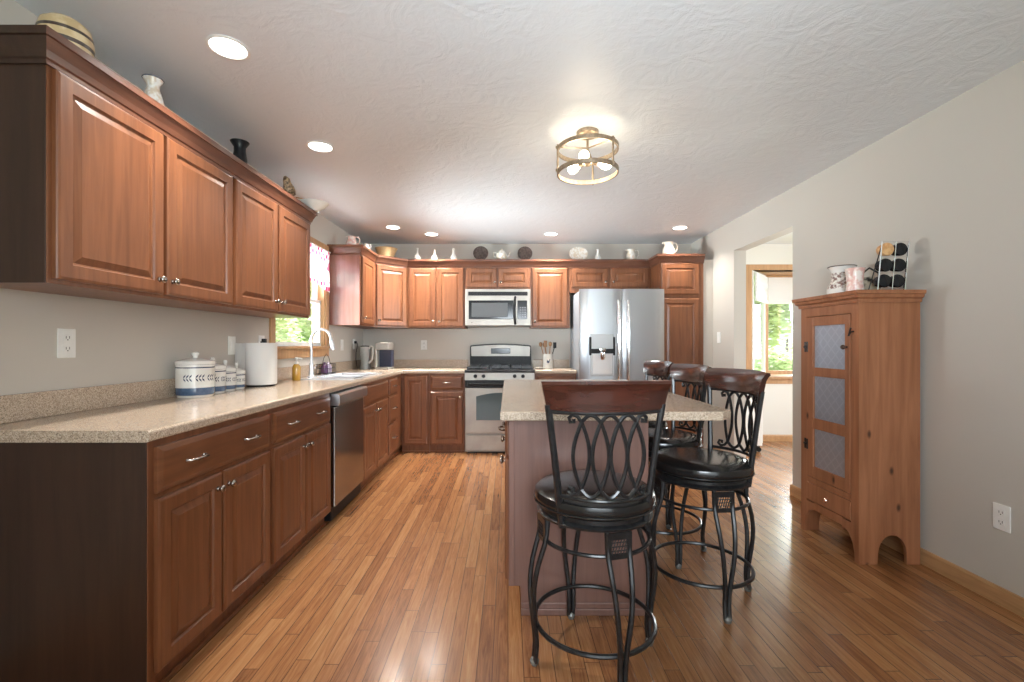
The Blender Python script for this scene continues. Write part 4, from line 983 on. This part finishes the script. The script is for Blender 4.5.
bottle_d('slim white bottle above the cabinets, first right of the wicker basket', -1.09, .145)
bottle_d('slim white bottle above the cabinets, middle of the three left ones', -.882, .125)
bottle_d('slim white bottle above the cabinets, just left of the dark plates', -.655, .14)
bottle_d('slim white bottle to the right of the oval white platter', 1.08, .13)
def plate(label, x, r, m, sx=1, name='decorative_plate'):
    t = thing(name, label, 'plate', (x*.985, 5.43, UT), 0, 'plates standing above the cabinets')
    b = BM(); lathe(b, [(0, .002), (r*.6, .002), (r*.68, .008), (r, .014), (r, .017), (r*.66, .012), (0, .006)], 36)
    M_ = Matrix.Translation((0, .0, r+.004)) @ Matrix.Rotation(R(78), 4, 'X') @ Matrix.Diagonal((sx, 1, 1, 1))
    bmesh.ops.transform(b, matrix=M_, verts=b.verts[:])
    obj('dish', b, m, t, True)
    b = BM(); tube(b, [(-.03, -.035, .004), (-.03, .05, .004), (-.03, .035, r*.9)], .003, 6); tube(b, [(.03, -.035, .004), (.03, .05, .004), (.03, .035, r*.9)], .003, 6); tube(b, [(-.03, .05, .004), (.03, .05, .004)], .003, 6); obj('stand', b, IRON, t, True)
plate('round dark plate on a stand above the microwave, left of the teapot', -.33, .09, DARKPLATE)
plate('round dark plate on a stand right of the teapot', .205, .088, DARKPLATE)
plate('oval white platter with a dark motif standing above the cabinets', .85, .085, FLORAL, 1.32, 'platter')
t = thing('teapot', 'white and gold teapot between the two dark plates', 'teapot', (-.075, 5.40, UT), 0); t.scale = (1.12, 1.12, 1.12)
b = BM(); lathe(b, [(0, 0), (.035, 0), (.04, .008), (.060, .04), (.058, .07), (.035, .095), (0, .097)], 28); obj('pot', b, FLORAL, t, True)
b = BM(); lathe(b, [(.036, .094), (.03, .106), (.01, .114), (.010, .122), (.006, .13), (0, .13)], 20); obj('lid', b, FLORAL, t, True)
b = BM(); tube(b, [(.055, 0, .045), (.075, 0, .06), (.09, 0, .095)], [.014, .009, .006], 8); obj('spout', b, FLORAL, t, True)
b = BM(); tube(b, [(-.05, 0, .085), (-.085, 0, .09), (-.09, 0, .05), (-.055, 0, .035)], .006, 8); obj('handle', b, FLORAL, t, True)
pitcher('creamer', 'squat floral creamer with looped handle above the refrigerator', (1.462, 5.40, UT), .055, .125, FLORAL, 0, 'pitchers above the cabinets').scale = (1.1, 1.1, 1.1)
b = BM(); lathe(b, [(0, 0), (.085, 0), (.10, .012), (.095, .014), (.08, .005), (0, .005)], 28); put('saucer', 'white saucer lying beside the floral creamer', 'saucer', b, FLORAL, (1.612, 5.38, UT)).scale = (.5, .5, .8)
pitcher('pitcher', 'cream pitcher standing on top of the pantry cabinet', (1.80, 5.10, UT), .065, .155, mottled('cream_pitcher', (.85, .78, .60), (.86, .82, .74), 20, .25), 0, 'pitchers above the cabinets')

# ---------------------------------------------------------------- on the pie safe
t = thing('spittoon_vase', 'white vase with brown patterned band on the far end of the pie safe', 'vase', (2.07, 2.82, PTOP))
b = BM(); lathe(b, [(0, 0), (.072, 0), (.080, .02), (.078, .05), (.062, .085), (.055, .095), (.055, .15), (.066, .175), (.074, .186), (.071, .188), (.05, .15), (0, .10)], 34, mats=[0, 0, 0, 1, 1, 1, 0, 0, 0, 0, 0]); obj('body', b, [CERAM, BROWNP], t, True)
b = BM(); ring(b, .0735, .187, .003, 34, 6); obj('rim', b, DARKPLATE, t, True)
t = thing('mug', 'pink and brown patterned mug on the pie safe', 'mug', (2.005, 2.63, PTOP), R(60))
b = BM(); lathe(b, [(0, 0), (.042, 0), (.046, .01), (.040, .06), (.044, .12), (.050, .145), (.047, .145), (.038, .07), (0, .02)], 28); obj('cup', b, PINKC, t, True)
b = BM(); tube(b, [(.042, 0, .125), (.075, 0, .12), (.082, 0, .08), (.065, 0, .045), (.042, 0, .04)], .006, 8); obj('handle', b, DARKPLATE, t, True)
t = thing('teapot', 'dark and cream round teapot with hoop handle on the pie safe', 'teapot', (2.12, 2.67, PTOP), R(-60))
b = BM(); lathe(b, [(0, 0), (.035, 0), (.04, .008), (.056, .04), (.055, .07), (.03, .10), (0, .105)], 28); obj('pot', b, mottled('dark_cream_glaze', (.03, .025, .02), (.55, .48, .36), 22, .25), t, True)
b = BM(); tube(b, [(-.05, 0, .075), (-.045, 0, .12), (0, 0, .155), (.045, 0, .12), (.05, 0, .075)], .006, 8); obj('handle', b, IRON, t, True)
b = BM(); tube(b, [(.05, 0, .05), (.07, 0, .062), (.078, 0, .085)], [.012, .008, .006], 8); obj('spout', b, DARKPLATE, t, True)
# leaning wire rack with round cups
RX, RY = 2.105, 2.515; t = thing('cup_rack', 'leaning chrome wire rack on the near end of the pie safe', 'rack', (RX, RY, PTOP), 0)
TL = R(14)
def rk(x, z, f=0.0): return (x+.30*(z/.28)*.12, f+z*.05, z)
b = BM()
for x in (-.082, -.004, .066): tube(b, [rk(x, .003, -.026), rk(x, .14, -.026), rk(x, .272, -.026)], .003, 6)
tube(b, [rk(.066, .265, -.026), rk(.074, .283, -.018), rk(.082, .265, -.01)], .003, 6)
for z in (.012, .10, .188, .272): tube(b, [rk(-.082, z, -.026), rk(.066, z, -.026)], .0025, 6)
obj('frame', b, CHROME, t, True)
b = BM(); tube(b, [rk(.07, .24, -.02), (.132, .06, .003)], .003, 6); tube(b, [rk(-.08, .24, -.02), (-.06, .07, .003)], .003, 6); tube(b, [(.132, .06, .003), (-.06, .07, .003)], .003, 6); obj('easel_leg', b, IRON, t, True)
for r_ in range(3):
    for c_ in range(2):
        tan = (r_ == 2 and c_ == 0)
        px, py, pz = rk(-.043+c_*.074, .056+r_*.088, -.022)
        b = BM(); lathe(b, [(0, .004), (.026, .003), (.034, .0), (.037, -.006), (.030, -.045), (0, -.047)], 24, (0, 0, 0), axis='y')
        o = put('round_cup', ('tan cup at the top left of the wire rack' if tan else 'dark cup in the %s row, %s column of the wire rack' % (('bottom', 'middle', 'top')[r_], ('left', 'right')[c_])), 'cup', b, mottled('tan_leather_cup', (.55, .28, .11), (.70, .42, .20), 30, .4) if tan else BGLASS, (RX+px, RY+py, PTOP+pz), 'round cups in the wire rack')

# ---------------------------------------------------------------- dining room cart
t = thing('rolling_cart', 'white rolling drawer cart seen through the dining opening behind the stool', 'cart', (2.65, 5.22, 0))
obj('body', bx(-.16, .17, -.18, .18, .07, .70, bev=.006), JAMBW, t)
for k in range(4):
    d = obj('drawer', bx(.17, .182, -.165, .165, .10+k*.148, .235+k*.148, bev=.003), JAMBW, t)
    b = BM(); lathe(b, [(0, 0), (.006, 0), (.012, .018), (0, .024)], 12, (.182, 0, .168+k*.148), axis='x'); obj('knob', b, BLACK, d, True)
for sx in (-.13, .14):
    for sy in (-.15, .15):
        b = BM(); lathe(b, [(0, -.012), (.026, -.012), (.028, 0), (.026, .012), (0, .012)], 16, (sx, sy, .028), axis='y'); box(b, sx-.008, sx+.008, sy-.016, sy+.016, .04, .072); obj('caster', b, BLACK, t, True)
